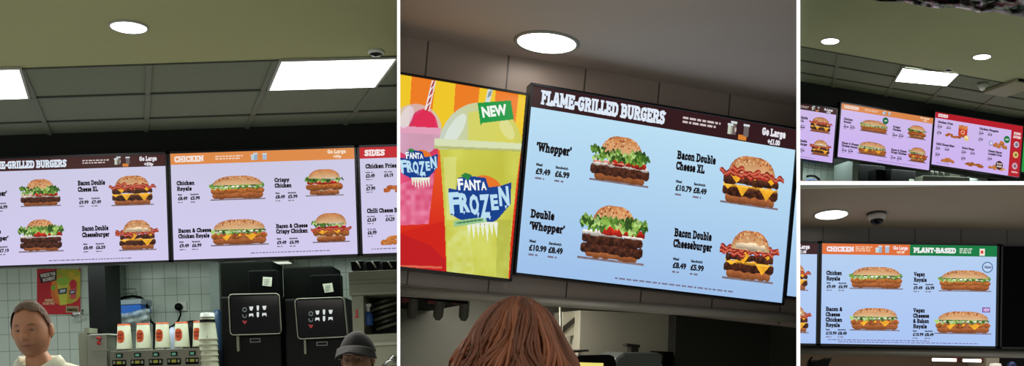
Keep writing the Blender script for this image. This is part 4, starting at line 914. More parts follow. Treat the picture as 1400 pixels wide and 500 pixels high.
# coffee machines
def machine(q, hop, fb, note, bar, plate, icons, body, label, where):
    b = 7.15; t = thing('coffee_machine', A, base(A, (body[0]+body[1])/2, 500, b+.3, -.6), label, 'coffee machine', 'black coffee machines with touch screens')
    part(A, 'body', lambda mb: mb.box(A.L(body[0], 450, b).x, A.L(body[1], 450, b).x, b, b+.5, -.6, A.L(340, body[2], b).z, None, .015), BLK, t)
    part(A, 'hopper', lambda mb: pbox(mb, *hop, b+.12, b+.48, None, .012), DGREY, t)
    part(A, 'front_box', lambda mb: pbox(mb, *fb, b+.0, b+.13, None, .01), mat('hopper_front', (5, 7, 6), .6, spec=.05), t)
    nt_ = part(A, 'note', lambda mb: ppoly(mb, note, b-.008, None, .004), PAPER, t, 'square paper note')
    cxn = sum(p[0] for p in note)/4; cyn = sum(p[1] for p in note)/4
    if nt_: part(A, 'writing', lambda mb: [ppoly(mb, [(cxn-4, cyn-3+2.2*k), (cxn+3.4-k*.8, cyn-3.1+2.2*k), (cxn+3.4-k*.8, cyn-2.3+2.2*k), (cxn-4, cyn-2.2+2.2*k)], b-.0095) for k in range(4)], mat('note_ink', (120, 124, 116), .8), nt_, recalc=False)
    sc = part(A, 'touch_screen', lambda mb: ppoly(mb, q, b-.06, None, .06, .012), BLKG, t)
    def fr(mb):
        P = [A.L(x, y, b-.062) for x, y in q]; ce = sum(P, Vector())/4; Q = []
        for i in range(4):
            p0, p1, p2 = P[i-1], P[i], P[(i+1) % 4]; d0 = (p0-p1).normalized()*.03; d1 = (p2-p1).normalized()*.03
            Q += [p1+d0*(1-s_)**2+d1*s_**2 for s_ in (0, .25, .5, .75, 1)]
        Q.append(Q[0]); Q.append(Q[1]); mb.tube(Q, .0045, None, 6)
    part(A, 'screen_frame', fr, STEEL, sc)
    for (ix, iy, kd) in icons:
        def ic(mb):
            w_ = 2.6; bb = b-.0615
            if kd == 'o':
                n = 12; P = [A.L(ix+2.6*math.cos(2*math.pi*i/n), iy+2.6*math.sin(2*math.pi*i/n), bb) for i in range(n)]; mb.tube(P+[P[0]], .0035, None, 5)
            elif kd == 'u': mb.tube([A.L(ix+dx, iy+dy, bb) for dx, dy in ((-2.6, -1.8), (-2.2, 1.4), (0, 2.4), (2.2, 1.4), (2.6, -1.8))], .0035, None, 5)
            elif kd == 'c': ppoly(mb, [(ix-2.8, iy-2.6), (ix+2.8, iy-2.8), (ix+2, iy+1.2), (ix+1, iy+2.8), (ix-1, iy+2.8), (ix-2, iy+1.2)], bb)
            elif kd == 't': ppoly(mb, [(ix-1.6, iy-3.6), (ix+1.6, iy-3.6), (ix+1.6, iy+1), (ix+.8, iy+3.4), (ix-.8, iy+3.4), (ix-1.6, iy+1)], bb)
            elif kd == 'm': ppoly(mb, [(ix-3, iy-2.2), (ix+2.6, iy-2.6), (ix+3, iy+2.4), (ix+1, iy+.6), (ix-1, iy+.6), (ix-3, iy+2.4)], bb)
            else: mb.tube([A.L(ix+dx, iy+dy, bb) for dx, dy in ((-3, -1.5), (0, -.5), (3, -1.5), (1.6, 1), (-1.6, 1), (0, 2.5))], .004, None, 5)
        part(A, 'icon', ic, ink((190, 70, 70), .7) if kd == 'x' else (ink((120, 128, 128), .8) if kd in 'ou' else ink((222, 228, 226), .9)), sc, recalc=False)
    part(A, 'steam_bar', lambda mb: pbox(mb, *bar, b-.03, b, None, .003), STEELM, t)
    pl = part(A, 'name_plate', lambda mb: pbox(mb, *plate, b-.012, b, None, .002), mat('plate_grey', (110, 112, 108), .4, .5), t)
    part(A, 'plate_print', lambda mb: pbox(mb, plate[0]+1.5, plate[1]-1.5, plate[2]+1.4, plate[3]-1.4, b-.014, b-.012), BLK, pl)
g1 = [(334.5+dx, 422+dy, k) for dx, dy, k in ((0, 1, 'o'), (9, -.5, 'c'), (18, -1, 't'), (27, -1.5, 'c'), (0, 9.5, 'u'), (9, 8.8, 'm'), (18, 8, 't'), (27, 8, 'm'), (0, 18, 'x'))]
g2 = [(x+90.5, y+5.5, k) for x, y, k in g1]
machine([(312.5, 402.5), (381.6, 401), (385, 455.8), (315, 458)], (301, 372, 357, 410), (339, 379, 369, 402), [(359.5, 378), (372, 379), (371, 391.5), (358.8, 390)], (323.5, 327, 459, 480), (341.5, 356, 462, 468), g1, (302, 384, 404), 'left black coffee machine with touch screen next to the cup stack', 0)
machine([(403, 408.5), (470, 406), (475.3, 460), (407.5, 463.5)], (387, 455, 364, 412), (424, 465, 375, 406), [(441, 388), (454, 386.5), (456, 398.5), (444, 400)], (415.5, 418.5, 464, 484), (432.5, 448, 466.5, 472.5), g2, (389, 474, 410), 'right black coffee machine with touch screen beside the steel cabinet', 1)
one(A, 'blue_bottle', lambda mb: mb.lathe([(.05, -.45), (.055, -.43), (.055, -.1), (.03, -.03), (.02, 0)], A.L(297, 423, 7.5), None, 20), mat('dull_blue', (40, 70, 100), .4), 'dull blue container between the cup stack and the left coffee machine', 'container')
# strip light and shelf boards behind the bulkhead
for (x0, x1, lab) in ((306, 352, 'slim white strip lamp under the bulkhead above the left coffee machine'), (368, 395, 'short pale strip lamp between the two coffee machines under the boards')):
    t = thing('strip_lamp', A, A.L((x0+x1)/2, 358, 8.0), lab, 'lamp'); part(A, 'housing', lambda mb: (pbox(mb, x0, x1, 353, 357, 7.9, 8.1), mb.box(A.L((x0+x1)/2, 355, 8).x-.02, A.L((x0+x1)/2, 355, 8).x+.02, 7.98, 8.02, A.L((x0+x1)/2, 355, 8).z, cbA+.25)), STEELM, t); part(A, 'tube', lambda mb: pbox(mb, x0+1, x1-1, 357, 358.6, 7.93, 8.05), mat('tube_glow', (230, 235, 225), .4, em=(235, 240, 225), es=.8), t)
# steel cabinet with window at the right
t = thing('steel_cabinet', A, base(A, 512, 500, 7.0, -.6), 'steel cabinet with number 1 and a dark opening, at the right behind the capped person', 'cabinet')
b = 6.8
part(A, 'hood', lambda mb: (ppoly(mb, [(476, 371), (560, 367.5), (560, 401), (477.5, 404)], b, None, .6, .006)), STEELM, t)
for y0 in (383.5, 389, 400): part(A, 'ridge', lambda mb: ppoly(mb, [(477, y0+.8), (560, y0-2), (560, y0-.8), (477, y0+2)], b-.012, None, .012), STEEL, t)
part(A, 'jamb', lambda mb: ppoly(mb, [(480.5, 405), (496.5, 404), (498, 462), (483, 463)], b+.02, None, .58), STEELM, t)
part(A, 'sill', lambda mb: ppoly(mb, [(497, 457), (560, 454), (560, 500), (498, 503)], b+.02, None, .58, .004), STEELM, t)
part(A, 'sill_edge', lambda mb: (ppoly(mb, [(499, 469), (560, 466), (560, 470), (499, 473)], b+.0, None, .02)), STEEL, t)
part(A, 'base_cabinet', lambda mb: mb.box(A.L(483, 500, b).x, A.L(560, 500, b).x, b+.02, b+.6, -.6, A.L(520, 500, b).z), STEELM, t)
part(A, 'interior', lambda mb: (ppoly(mb, [(496, 402), (560, 399), (560, 457), (496, 460)], b+.55, None, .04)), mat('interior_dark', (40, 42, 42), .5), t)
for k in range(6): part(A, 'rack_bar', lambda mb: mb.tube([A.L(505+2*k, 418+6.5*k, b+.3), A.L(556, 402+7*k, b+.3)], .013 if k % 2 else .02, None, 6), STEELM if k % 2 else STEELD, t)
part(A, 'number_one', lambda mb: (ppoly(mb, [(486, 424.5), (488.8, 423), (488.8, 432.4), (490.4, 432.4), (490.4, 434), (485, 434.2), (485, 432.6), (486.6, 432.5), (486.6, 426)], b+.014, None, .005)), RED, t, 'red number 1')
t = thing('spray_bottle', A, A.L(504, 445, b+.15), 'blue and white spray bottle in the dark opening of the steel cabinet', 'bottle')
part(A, 'bottle_body', lambda mb: mb.lathe([(.03, 0), (.034, .01), (.034, .07), (.02, .1)], A.L(504, 445, b+.15), None, 16), mat('spray_blue', (50, 90, 160), .3), t); part(A, 'nozzle', lambda mb: (mb.lathe([(.012, .1), (.014, .12), (.01, .15)], A.L(504, 445, b+.15), None, 12), pbox(mb, 500.5, 507, 415, 419, b+.13, b+.17)), WHT, t)
for k, (x0, x1) in enumerate(((479, 497), (500, 519), (522, 545))):
    tt = thing('storage_crate', A, A.L((x0+x1)/2, 369, b+.2), ('black crate on top of the steel cabinet, nearest the coffee machine', 'middle black crate on top of the steel cabinet', 'black crate on top of the steel cabinet at the edge of the picture')[k], 'crate', 'black crates on the steel cabinet')
    part(A, 'crate', lambda mb: ppoly(mb, [(x0, 357), (x1, 356), (x1-1.5, 367.5), (x0+1.5, 369.5)], b+.05, None, .3, .006), BLK, tt); part(A, 'wire_handle', lambda mb: mb.tube([A.L(x0+10+dx, y, b+.02) for dx, y in ((-2, 357), (1, 361), (4, 366))], .006, None, 6), STEEL, tt)
one(A, 'metal_rack', lambda mb: [mb.tube([A.L(524+3*k, 500-3*k, 6.7), A.L(533+2.5*k, 492-3*k, 6.68), A.L(541, 494-3*k, 6.7)], .012, None, 6) for k in range(3)], CHROME, 'shiny wire rack right of the black cap at the picture edge', 'rack')

# ------------------------------------------------------------------ room B below the boards
RAIL = mat('satin_rail', (205, 196, 184), .3, .25)
def railb(bay, pts, r, name, label, m=RAIL):
    mb = MB(bay); mb.tube(pts, r, None, 20); return tag(mb.build(name, m), label, 'rail')
railb(B, [B.L(547-30, 396, bB+.1), B.L(1089+20, 436, bB+.1)], .0235, 'steel_rail', 'long satin steel rail running below the large burger board')
RIVET = [B.L(x, y, bB+.12) for x, y in ((620, 408), (1000, 428))]
for k, x in enumerate((555, 591, 626, )):
    tt = thing('sauce_dispenser', B, B.L(x+10, 436, bB+.7), ('leftmost grey sauce dispenser with red top under the drinks advert', 'middle grey sauce dispenser with red top under the drinks advert', 'grey sauce dispenser with red top nearest the auburn hair')[k], 'dispenser', 'sauce dispensers hanging under the drinks advert')
    y = 407+k*1.2; bb = bB+.6; p = B.L(x+10, y, bb)
    part(B, 'body', lambda mb: mb.lathe([(.012, -.11), (.026, -.09), (.028, .0), (.028, .04)], p, None, 20), mat('dull_grey_plastic', (92, 92, 84), .5), tt)
    part(B, 'cap', lambda mb: pbox(mb, x-6, x+6, y-1, y+6, bb-.02, bb+.03, None, .004), mat('cap_red', (120, 36, 26), .5), tt)
    part(B, 'bracket', lambda mb: pbox(mb, x-8, x+18, y-9, y-2, bb-.02, bb+.06), DGREY, tt)
one(B, 'storage_shelf', lambda mb: pbox(mb, 520, 640, 404, 409, bB+.55, bB+1.68), DGREY, 'dark shelf above the sauce dispensers at the left', 'shelf')
M_PANB = mat('pale_wall_panel', (205, 200, 180), .5)
struct(one(B, 'trim_7', lambda mb: mb.tube([B.L(766, 414, bB+.9), B.L(767.5, 520, bB+.9)], .008), STEEL, None, None))
one(B, 'wall_cabinet', lambda mb: ppoly(mb, [(793, 424), (922, 429), (920, 520), (790, 520)], bB+1.1, None, .5, .006), M_PANB, 'pale grey wall cabinet above the grey machine, left of the dark doorway', 'cabinet')
one(B, 'dark_cabinet', lambda mb: ppoly(mb, [(924, 430), (1054, 439), (1051, 530), (921, 530)], bB+1.0, None, .6, .004), mat('charcoal_panel', (52, 52, 46), .6), 'tall dark cabinet under the right part of the large burger board', 'cabinet')
one(B, 'picture_panel', lambda mb: (ppoly(mb, [(770, 426), (792, 429), (791, 456), (768, 462)], bB+1.2, M_PANB, .03), ppoly(mb, [(770, 446), (790, 430), (790, 437), (770, 455)], bB+1.19, STEELD, .01)), None, 'small pale panel with a dark diagonal mark right of the auburn hair', 'panel')
tt = thing('till_monitor', B, base(B, 815, 500, bB+.3), 'black till monitor with a yellow strip of screen right of the auburn hair', 'monitor')
part(B, 'casing', lambda mb: ppoly(mb, [(787, 489), (792, 485.5), (834, 484.5), (840, 487), (843, 497), (842, 540), (786, 540)], bB+.3, None, .05, .006), BLK, tt)
part(B, 'screen', lambda mb: ppoly(mb, [(791, 495), (825, 496), (825, 536), (790, 536)], bB+.297), ink((236, 222, 120), 1.0), tt, recalc=False)
part(B, 'stand', lambda mb: (mb.box(B.L(815, 500, bB+.32).x-.05, B.L(815, 500, bB+.32).x+.05, bB+.32, bB+.38, -CAMH, B.L(815, 540, bB+.32).z), mb.box(B.L(815, 500, bB+.32).x-.2, B.L(815, 500, bB+.32).x+.2, bB+.2, bB+.5, -CAMH, -CAMH+.03)), BLK, tt)
tt = thing('drink_mixer', B, base(B, 875, 500, bB+.8), 'rounded grey machine with a small tap on top, right of the till monitor', 'machine')
G_ = mat('mixer_grey', (120, 126, 122), .4)
part(B, 'hood', lambda mb: ppoly(mb, [(836, 500), (842, 488), (853, 481), (900, 481.5), (907, 484), (907, 492), (902, 500), (901, 560), (850, 560), (846, 500)], bB+.7, None, .3, .02), G_, tt)
part(B, 'tap', lambda mb: (pbox(mb, 856, 876, 470, 474, bB+.8, bB+.86, None, .006), pbox(mb, 863, 873, 474, 482, bB+.8, bB+.86)), STEELD, tt)
part(B, 'pedestal', lambda mb: mb.box(B.L(850, 500, bB+.75).x, B.L(900, 500, bB+.75).x, bB+.75, bB+.95, -CAMH, B.L(875, 555, bB+.75).z), STEELD, tt)
one(B, 'dark_box', lambda mb: ppoly(mb, [(908, 480), (921, 481), (920, 530), (907, 530)], bB+.9, None, .2, .004), DGREY, 'narrow dark box between the grey machine and the dark cabinet', 'box')
one(B, 'small_tray', lambda mb: ppoly(mb, [(784, 479), (804, 477.5), (806, 480), (786, 482)], bB+.9, None, .2), STEELD, 'small dark tray just above the till monitor', 'tray')

# ------------------------------------------------------------------ room C: foil, cameras, kitchen
def dome_cam(bay, x, y, wpx, c, label, white=True, deep=1.0):
    p = bay.C(x, y, c); r = wpx/2/F*(bay.R @ p).y; t = thing('dome_camera', bay, p, label, 'security camera')
    bm_ = mat('camera_body', (176, 166, 158), .45) if white else DGREY
    if white:
        part(bay, 'mounting_ring', lambda mb: mb.lathe([(r*1.04, 0), (r*1.04, -.012*deep)], p, None, 32), mat('camera_gasket', (40, 34, 32), .6), t)
        part(bay, 'housing', lambda mb: mb.lathe([(r, -.012*deep), (r, -r*.42), (r*.86, -r*.66), (r*.62, -r*.8)], p, None, 32), bm_, t)
        part(bay, 'dome', lambda mb: mb.lathe([(r*.7, -r*.72), (r*.6, -r*1.0), (r*.36, -r*1.25), (r*.001, -r*1.33)], p, None, 32), BLKG, t)
    else:
        part(bay, 'mounting_ring', lambda mb: mb.lathe([(r*1.05, 0), (r*1.15, -.01), (r*.9, -.016)], p, None, 32, cap=False), WHT, t)
        part(bay, 'dome', lambda mb: mb.lathe([(r, -.006), (r*.9, -r*.35), (r*.6, -r*.6), (r*.001, -r*.72)], p, None, 32), BLKG, t)
dome_cam(A, 514, 70, 20, cA, 'half-round dark dome camera above the right light panel, largest room on the left', False)
dome_cam(Cb, 1297, 94.5, 9.5, cC, 'tiny dark dome camera beside the square light panel in the upper right room', False)
dome_cam(D2, 1198.5, 291.5, 25, cD, 'dome camera with grey housing on the brown ceiling of the lower right room')
p = Cb.C(1343.5, 114, cC); t = thing('smoke_detector', Cb, p, 'small pale smoke detector on the ceiling right of the square light panel, upper right room', 'smoke detector')
r = 6.6/F*(Cb.R @ p).y
part(Cb, 'base', lambda mb: mb.lathe([(r, 0), (r, -.03), (r*.8, -.05)], p, None, 24), mat('detector_grey', (150, 155, 145), .5), t); part(Cb, 'sensor', lambda mb: mb.lathe([(r*.6, -.05), (r*.55, -.08), (r*.2, -.1)], p, None, 24), WHT, t)
p = Cb.C(1383, 116, cC); r = 16/F*(Cb.R @ p).y; t = thing('ceiling_unit', Cb, p, 'pale ceiling unit with a dark slot at the right end of the upper right ceiling', 'ceiling unit')
part(Cb, 'housing', lambda mb: mb.box(p.x-r, p.x+r*1.4, p.y-.25, p.y+.35, p.z-.05, p.z, None, .01), mat('unit_olive', (150, 148, 122), .6), t); part(Cb, 'slot', lambda mb: mb.box(p.x-r*.7, p.x+r*.9, p.y-.27, p.y-.24, p.z-.035, p.z-.005), BLK, t)
# crumpled foil ribbon hanging under the ceiling
low = [(1196, 0), (1215, 2.5), (1240, 4), (1262, 8), (1285, 11.5), (1300, 10), (1320, 13), (1345, 18), (1362, 16), (1385, 21), (1404, 24)]
def f(mb):
    n, k = 60, 14; V = []; rs = np.random.RandomState(5)
    nz = vnoise(n+1, k+1, 26, 7); n3 = vnoise(n+1, k+1, 9, 9)
    for j in range(k+1):
        for i in range(n+1):
            x = 1196+(1410-1196)*i/n; yl = np.interp(x, [q[0] for q in low], [q[1] for q in low]); v = j/k
            y = yl-(yl+16)*v; V.append(Cb.L(x, y+1.6*(nz[j, i]-.5), 7.2-.5*v+.3*(nz[j, i]-.5)+.3*(n3[j, i]-.5)))
    mb.mesh(V, [(j*(n+1)+i, j*(n+1)+i+1, (j+1)*(n+1)+i+1, (j+1)*(n+1)+i) for j in range(k) for i in range(n)], None, True)
FOIL = mat('crumpled_foil', (205, 208, 206), .3, .7); nt = FOIL.node_tree; cr = nt.nodes.new('ShaderNodeValToRGB'); nn = nt.nodes.new('ShaderNodeTexNoise'); nn.inputs['Scale'].default_value = 2.2; tc = nt.nodes.new('ShaderNodeTexCoord')
mp = nt.nodes.new('ShaderNodeMapping'); mp.inputs['Scale'].default_value = (1, 1, 6); nt.links.new(tc.outputs['Object'], mp.inputs[0]); nt.links.new(mp.outputs[0], nn.inputs['Vector']); nt.links.new(nn.outputs[0], cr.inputs[0])
E = cr.color_ramp.elements; E[0].position = .3; E[0].color = (.02, .05, .04, 1); E[1].position = .7; E[1].color = (.8, .8, .8, 1)
for pos, c in ((.42, (.05, .06, .06, 1)), (.5, (.35, .38, .37, 1)), (.56, (.32, .05, .12, 1)), (.6, (.1, .12, .12, 1))): e_ = E.new(pos); e_.color = c
nt.links.new(cr.outputs[0], nt.nodes['Principled BSDF'].inputs['Base Color'])
o = one(Cb, 'foil_decoration', f, FOIL, 'crumpled shiny foil decoration hanging at the top right corner of the upper right room', 'foil decoration', recalc=False)
sm = o.modifiers.new('thickness', 'SOLIDIFY'); sm.thickness = .006
# kitchen behind the small boards
bk = bC+1.2; zf = 1.25
def tall(name, pts, m, label, cat, b=bk, d=.5, group=None):
    P = [Cb.L(x, y, b) for x, y in pts]; R3 = Cb.R[2]; fz = lambda p: (zSt+.002-R3[0]*p.x-R3[1]*b)/R3[2]
    return one(Cb, name, lambda mb: mb.prism([(p.x, p.z) for p in P]+[(P[-1].x, fz(P[-1])), (P[0].x, fz(P[0]))], b, b+d, None, .01), m, label, cat, group)
struct(tall('wall_pillar', [(1165, 249), (1166, 218), (1174, 218), (1173, 249)], mat('pillar_grey', (110, 122, 116), .6), None, None, bC+.9)); struct(tall('wall_pillar', [(1094, 249), (1094, 214), (1099, 214), (1097, 249)], mat('pillar_grey', (110, 122, 116), .6), None, None, bC+.9))
tall('blue_tray', [(1103, 249), (1103, 246), (1106, 244.5), (1117, 245.5), (1117, 249)], BLUEB, 'bright blue tray by the tiles at the lower left of the upper right room', 'tray', bk)
one(Cb, 'flexible_hose', lambda mb: mb.tube([Cb.L(x, y, bk+.2) for x, y in ((1103, 241), (1108, 240), (1114, 240.5), (1119, 244), (1121, 252))], .018, None, 8), BLK, 'thin dark hose arching over the small blue tray', 'hose')
tall('coffee_machine', [(1174, 249), (1175, 224), (1210, 227), (1209, 249)], BLK, 'small dark coffee machine with a note under the small chicken board', 'coffee machine'); 
one(Cb, 'paper_note', lambda mb: ppoly(mb, [(1203, 236.5), (1210, 237.5), (1209, 244.5), (1202.5, 243.5)], bk-.05, None, .02), PAPER, 'square paper note on the small dark coffee machine', 'note')
tall('coffee_machine', [(1218, 249), (1219, 231), (1252, 234), (1251, 249)], BLK, 'second small dark coffee machine left of the steel hood', 'coffee machine')
one(Cb, 'paper_note', lambda mb: ppoly(mb, [(1244, 244.5), (1250, 245), (1250, 251), (1244, 251)], bk-.05, None, .02), PAPER, 'scrap of a paper note at the bottom edge, left of the small steel hood', 'note')
tall('machine_hopper', [(1197, 249), (1198, 231), (1212, 232), (1211, 249)], DGREY, 'dark grey box between the two small coffee machines', 'box', bk-.3, .2)
tall('steel_hood', [(1261, 249), (1262, 239.5), (1326, 242), (1326, 249)], mat('hood_olive_steel', (84, 86, 72), .5, .2), 'small steel hood under the small sides board', 'hood', bk-.2)
tall('kitchen_box', [(1299, 241), (1299.5, 232.5), (1314, 233.5), (1313, 241)], WHT, 'white box above the small steel hood', 'box', bk+.2)
tall('steel_unit', [(1326, 249), (1325, 240), (1346, 237), (1349, 242), (1352, 249)], mat('pale_steel', (130, 136, 134), .4, .3), 'pale steel unit right of the small steel hood', 'unit', bk+.1)
tall('dark_unit', [(1352, 249), (1353, 238), (1394, 242), (1394, 249)], DGREY, 'dark unit at the right end of the upper right kitchen', 'unit', bk+.1)
for k, x in enumerate((1274, 1280, 1288)): one(Cb, 'hanging_tool', lambda mb: mb.tube([Cb.L(x, 229.5+k*.6, bk), Cb.L(x+1.5, 241, bk)], .02, None, 8), STEELD, ('leftmost dark pipe above the small steel hood', 'middle dark pipe above the small steel hood', 'rightmost dark pipe above the small steel hood')[k], 'pipe', 'dark pipes above the small steel hood')

# ------------------------------------------------------------------ room D below the board
railb(D, [D.L(1080, 478.6, bD+.12), D.L(1430, 484.5, bD+.12)], .028, 'steel_rail', 'satin steel rail below the chicken and plant-based board', mat('satin_rail_dim', (150, 142, 130), .3, .3))
for k, (x0, x1) in enumerate(((1275, 1308.5), (1317, 1342.5))):
    tt = thing('tube_lamp', D, D.L((x0+x1)/2, 494, bD+.8), ('longer glowing tube lamp under the rail, left one', 'shorter glowing tube lamp under the rail, right one')[k], 'lamp', 'glowing tube lamps under the rail')
    part(D, 'tube', lambda mb: mb.tube([D.L(x0, 491.3+k, bD+.8), D.L(x1, 492.0+k, bD+.8)], .012, None, 12), mat('tube_bright', (240, 240, 235), .4, em=(255, 250, 238), es=2.5), tt)
    part(D, 'end_cap', lambda mb: pbox(mb, x1, x1+(5 if k == 0 else 2), 488.5+k, 495+k, bD+.78, bD+.84), mat('cap_brown_red', (110, 40, 26), .5), tt)
tt = thing('wall_fan', D, D.L(1120, 520, bD+.9), 'dark rounded appliance at the lower left of the lower right room', 'appliance')
part(D, 'arm', lambda mb: mb.tube([D.L(x, y, bD+.9) for x, y in ((1107, 500), (1107, 492), (1110, 488))], .012, None, 8), BLK, tt)
part(D, 'housing', lambda mb: ppoly(mb, [(1108, 505), (1110, 494), (1115, 491.5), (1122, 493), (1128, 491), (1133, 489), (1138, 488.5), (1136, 494), (1131, 500), (1130, 520), (1108, 520)], bD+.9, None, .12, .01), BLK, tt)
struct(one(D, 'trim_8', lambda mb: pbox(mb, 1348, 1366, 489, 520, bD+1.2, bD+1.5), mat('pale_pillar', (150, 146, 134), .6), None, None))
one(D, 'steel_canister', lambda mb: mb.lathe([(.045, -.14), (.048, -.03), (.04, 0), (.001, .004)], D.L(1361, 496.5, bD+1.0), None, 20), mat('canister', (190, 190, 180), .3, em=(255, 250, 238), es=.35), 'bright round canister at the lower right under the rail', 'canister')  # steel body given a faint glow of its own to look bright
one(D, 'blue_bottle', lambda mb: mb.lathe([(.03, -.12), (.032, -.02), (.015, 0)], D.L(1383.5, 494, bD+1.0), None, 16), mat('deep_blue', (30, 50, 110), .4), 'small deep blue bottle near the lower right corner', 'bottle')
one(D, 'dark_cabinet', lambda mb: pbox(mb, 1367, 1430, 489, 540, bD+1.3, bD+1.5), BLK, 'dark cabinet behind the deep blue bottle in the lower right corner', 'panel')
# ------------------------------------------------------------------ people
def lc(c): return lin(c)
def skinned(verts, edges, rad, sub=2, root=0):
    me = bpy.data.meshes.new('tmp'); me.from_pydata([tuple(v) for v in verts], edges, []); o = bpy.data.objects.new('tmp', me); SC.collection.objects.link(o)
    o.modifiers.new('s', 'SKIN'); sl = me.skin_vertices[0].data
    for i, r in enumerate(rad): sl[i].radius = r if isinstance(r, tuple) else (r, r)
    sl[root].use_root = True; sb = o.modifiers.new('u', 'SUBSURF'); sb.levels = sub; sb.render_levels = sub
    bpy.context.view_layer.update(); m2 = bpy.data.meshes.new_from_object(o.evaluated_get(bpy.context.evaluated_depsgraph_get()))
    V = [v.co.copy() for v in m2.vertices]; P = [tuple(p.vertices) for p in m2.polygons]; bpy.data.objects.remove(o); bpy.data.meshes.remove(me); bpy.data.meshes.remove(m2)
    return V, P
def g(x, s): return math.exp(-(x/s)**2)
def headpoint(x, y, z, off=0):
    X, Y, Z = .069*x, .094*y, .120*z
    if z < 0: X *= 1-.05*(-z)**2; Y *= (1-.30*(-z)**1.2) if y > 0 else (1-.10*(-z)**2)
    u, v = X/.069, Z/.120
    if y < .15:
        f = min(1, max(0, (.15-y)/.5)); d = 0
        prof = max(0, min(1, (.14-v)/.34)) if v > -.2 else max(0, 1-(-.2-v)/.1)
        d -= .036*g(u, .17)*prof; d -= .007*g(abs(u)-.17, .09)*g(v+.22, .07)
        d += .011*g(abs(u)-.38, .2)*g(v-.05, .11); d -= .006*g(v-.22, .08)*g(u, .75); d -= .005*g(abs(u)-.55, .2)*g(v+.18, .2)
        d -= .006*g(u, .27)*(g(v+.43, .04)+g(v+.53, .045)); d += .004*g(u, .3)*g(v+.48, .02); d -= .008*g(u, .3)*g(v+.8, .12)
        Y += d*f
    n = Vector((x, y, z)).normalized()
    return Vector((X, Y, Z))+n*off
def head_grid(n=72, k=56):
    V = []; N = []
    for j in range(k+1):
        th = math.pi*j/k
        for i in range(n):
            ph = 2*math.pi*i/n; V.append((math.sin(th)*math.cos(ph), math.sin(th)*math.sin(ph), math.cos(th)))
    Fc = [(j*n+i, (j+1)*n+i, (j+1)*n+(i+1) % n, j*n+(i+1) % n) for j in range(k) for i in range(n)]
    return V, Fc
SKIN = vcol('skin', False); SKIN.node_tree.nodes['Principled BSDF'].inputs['Roughness'].default_value = .55
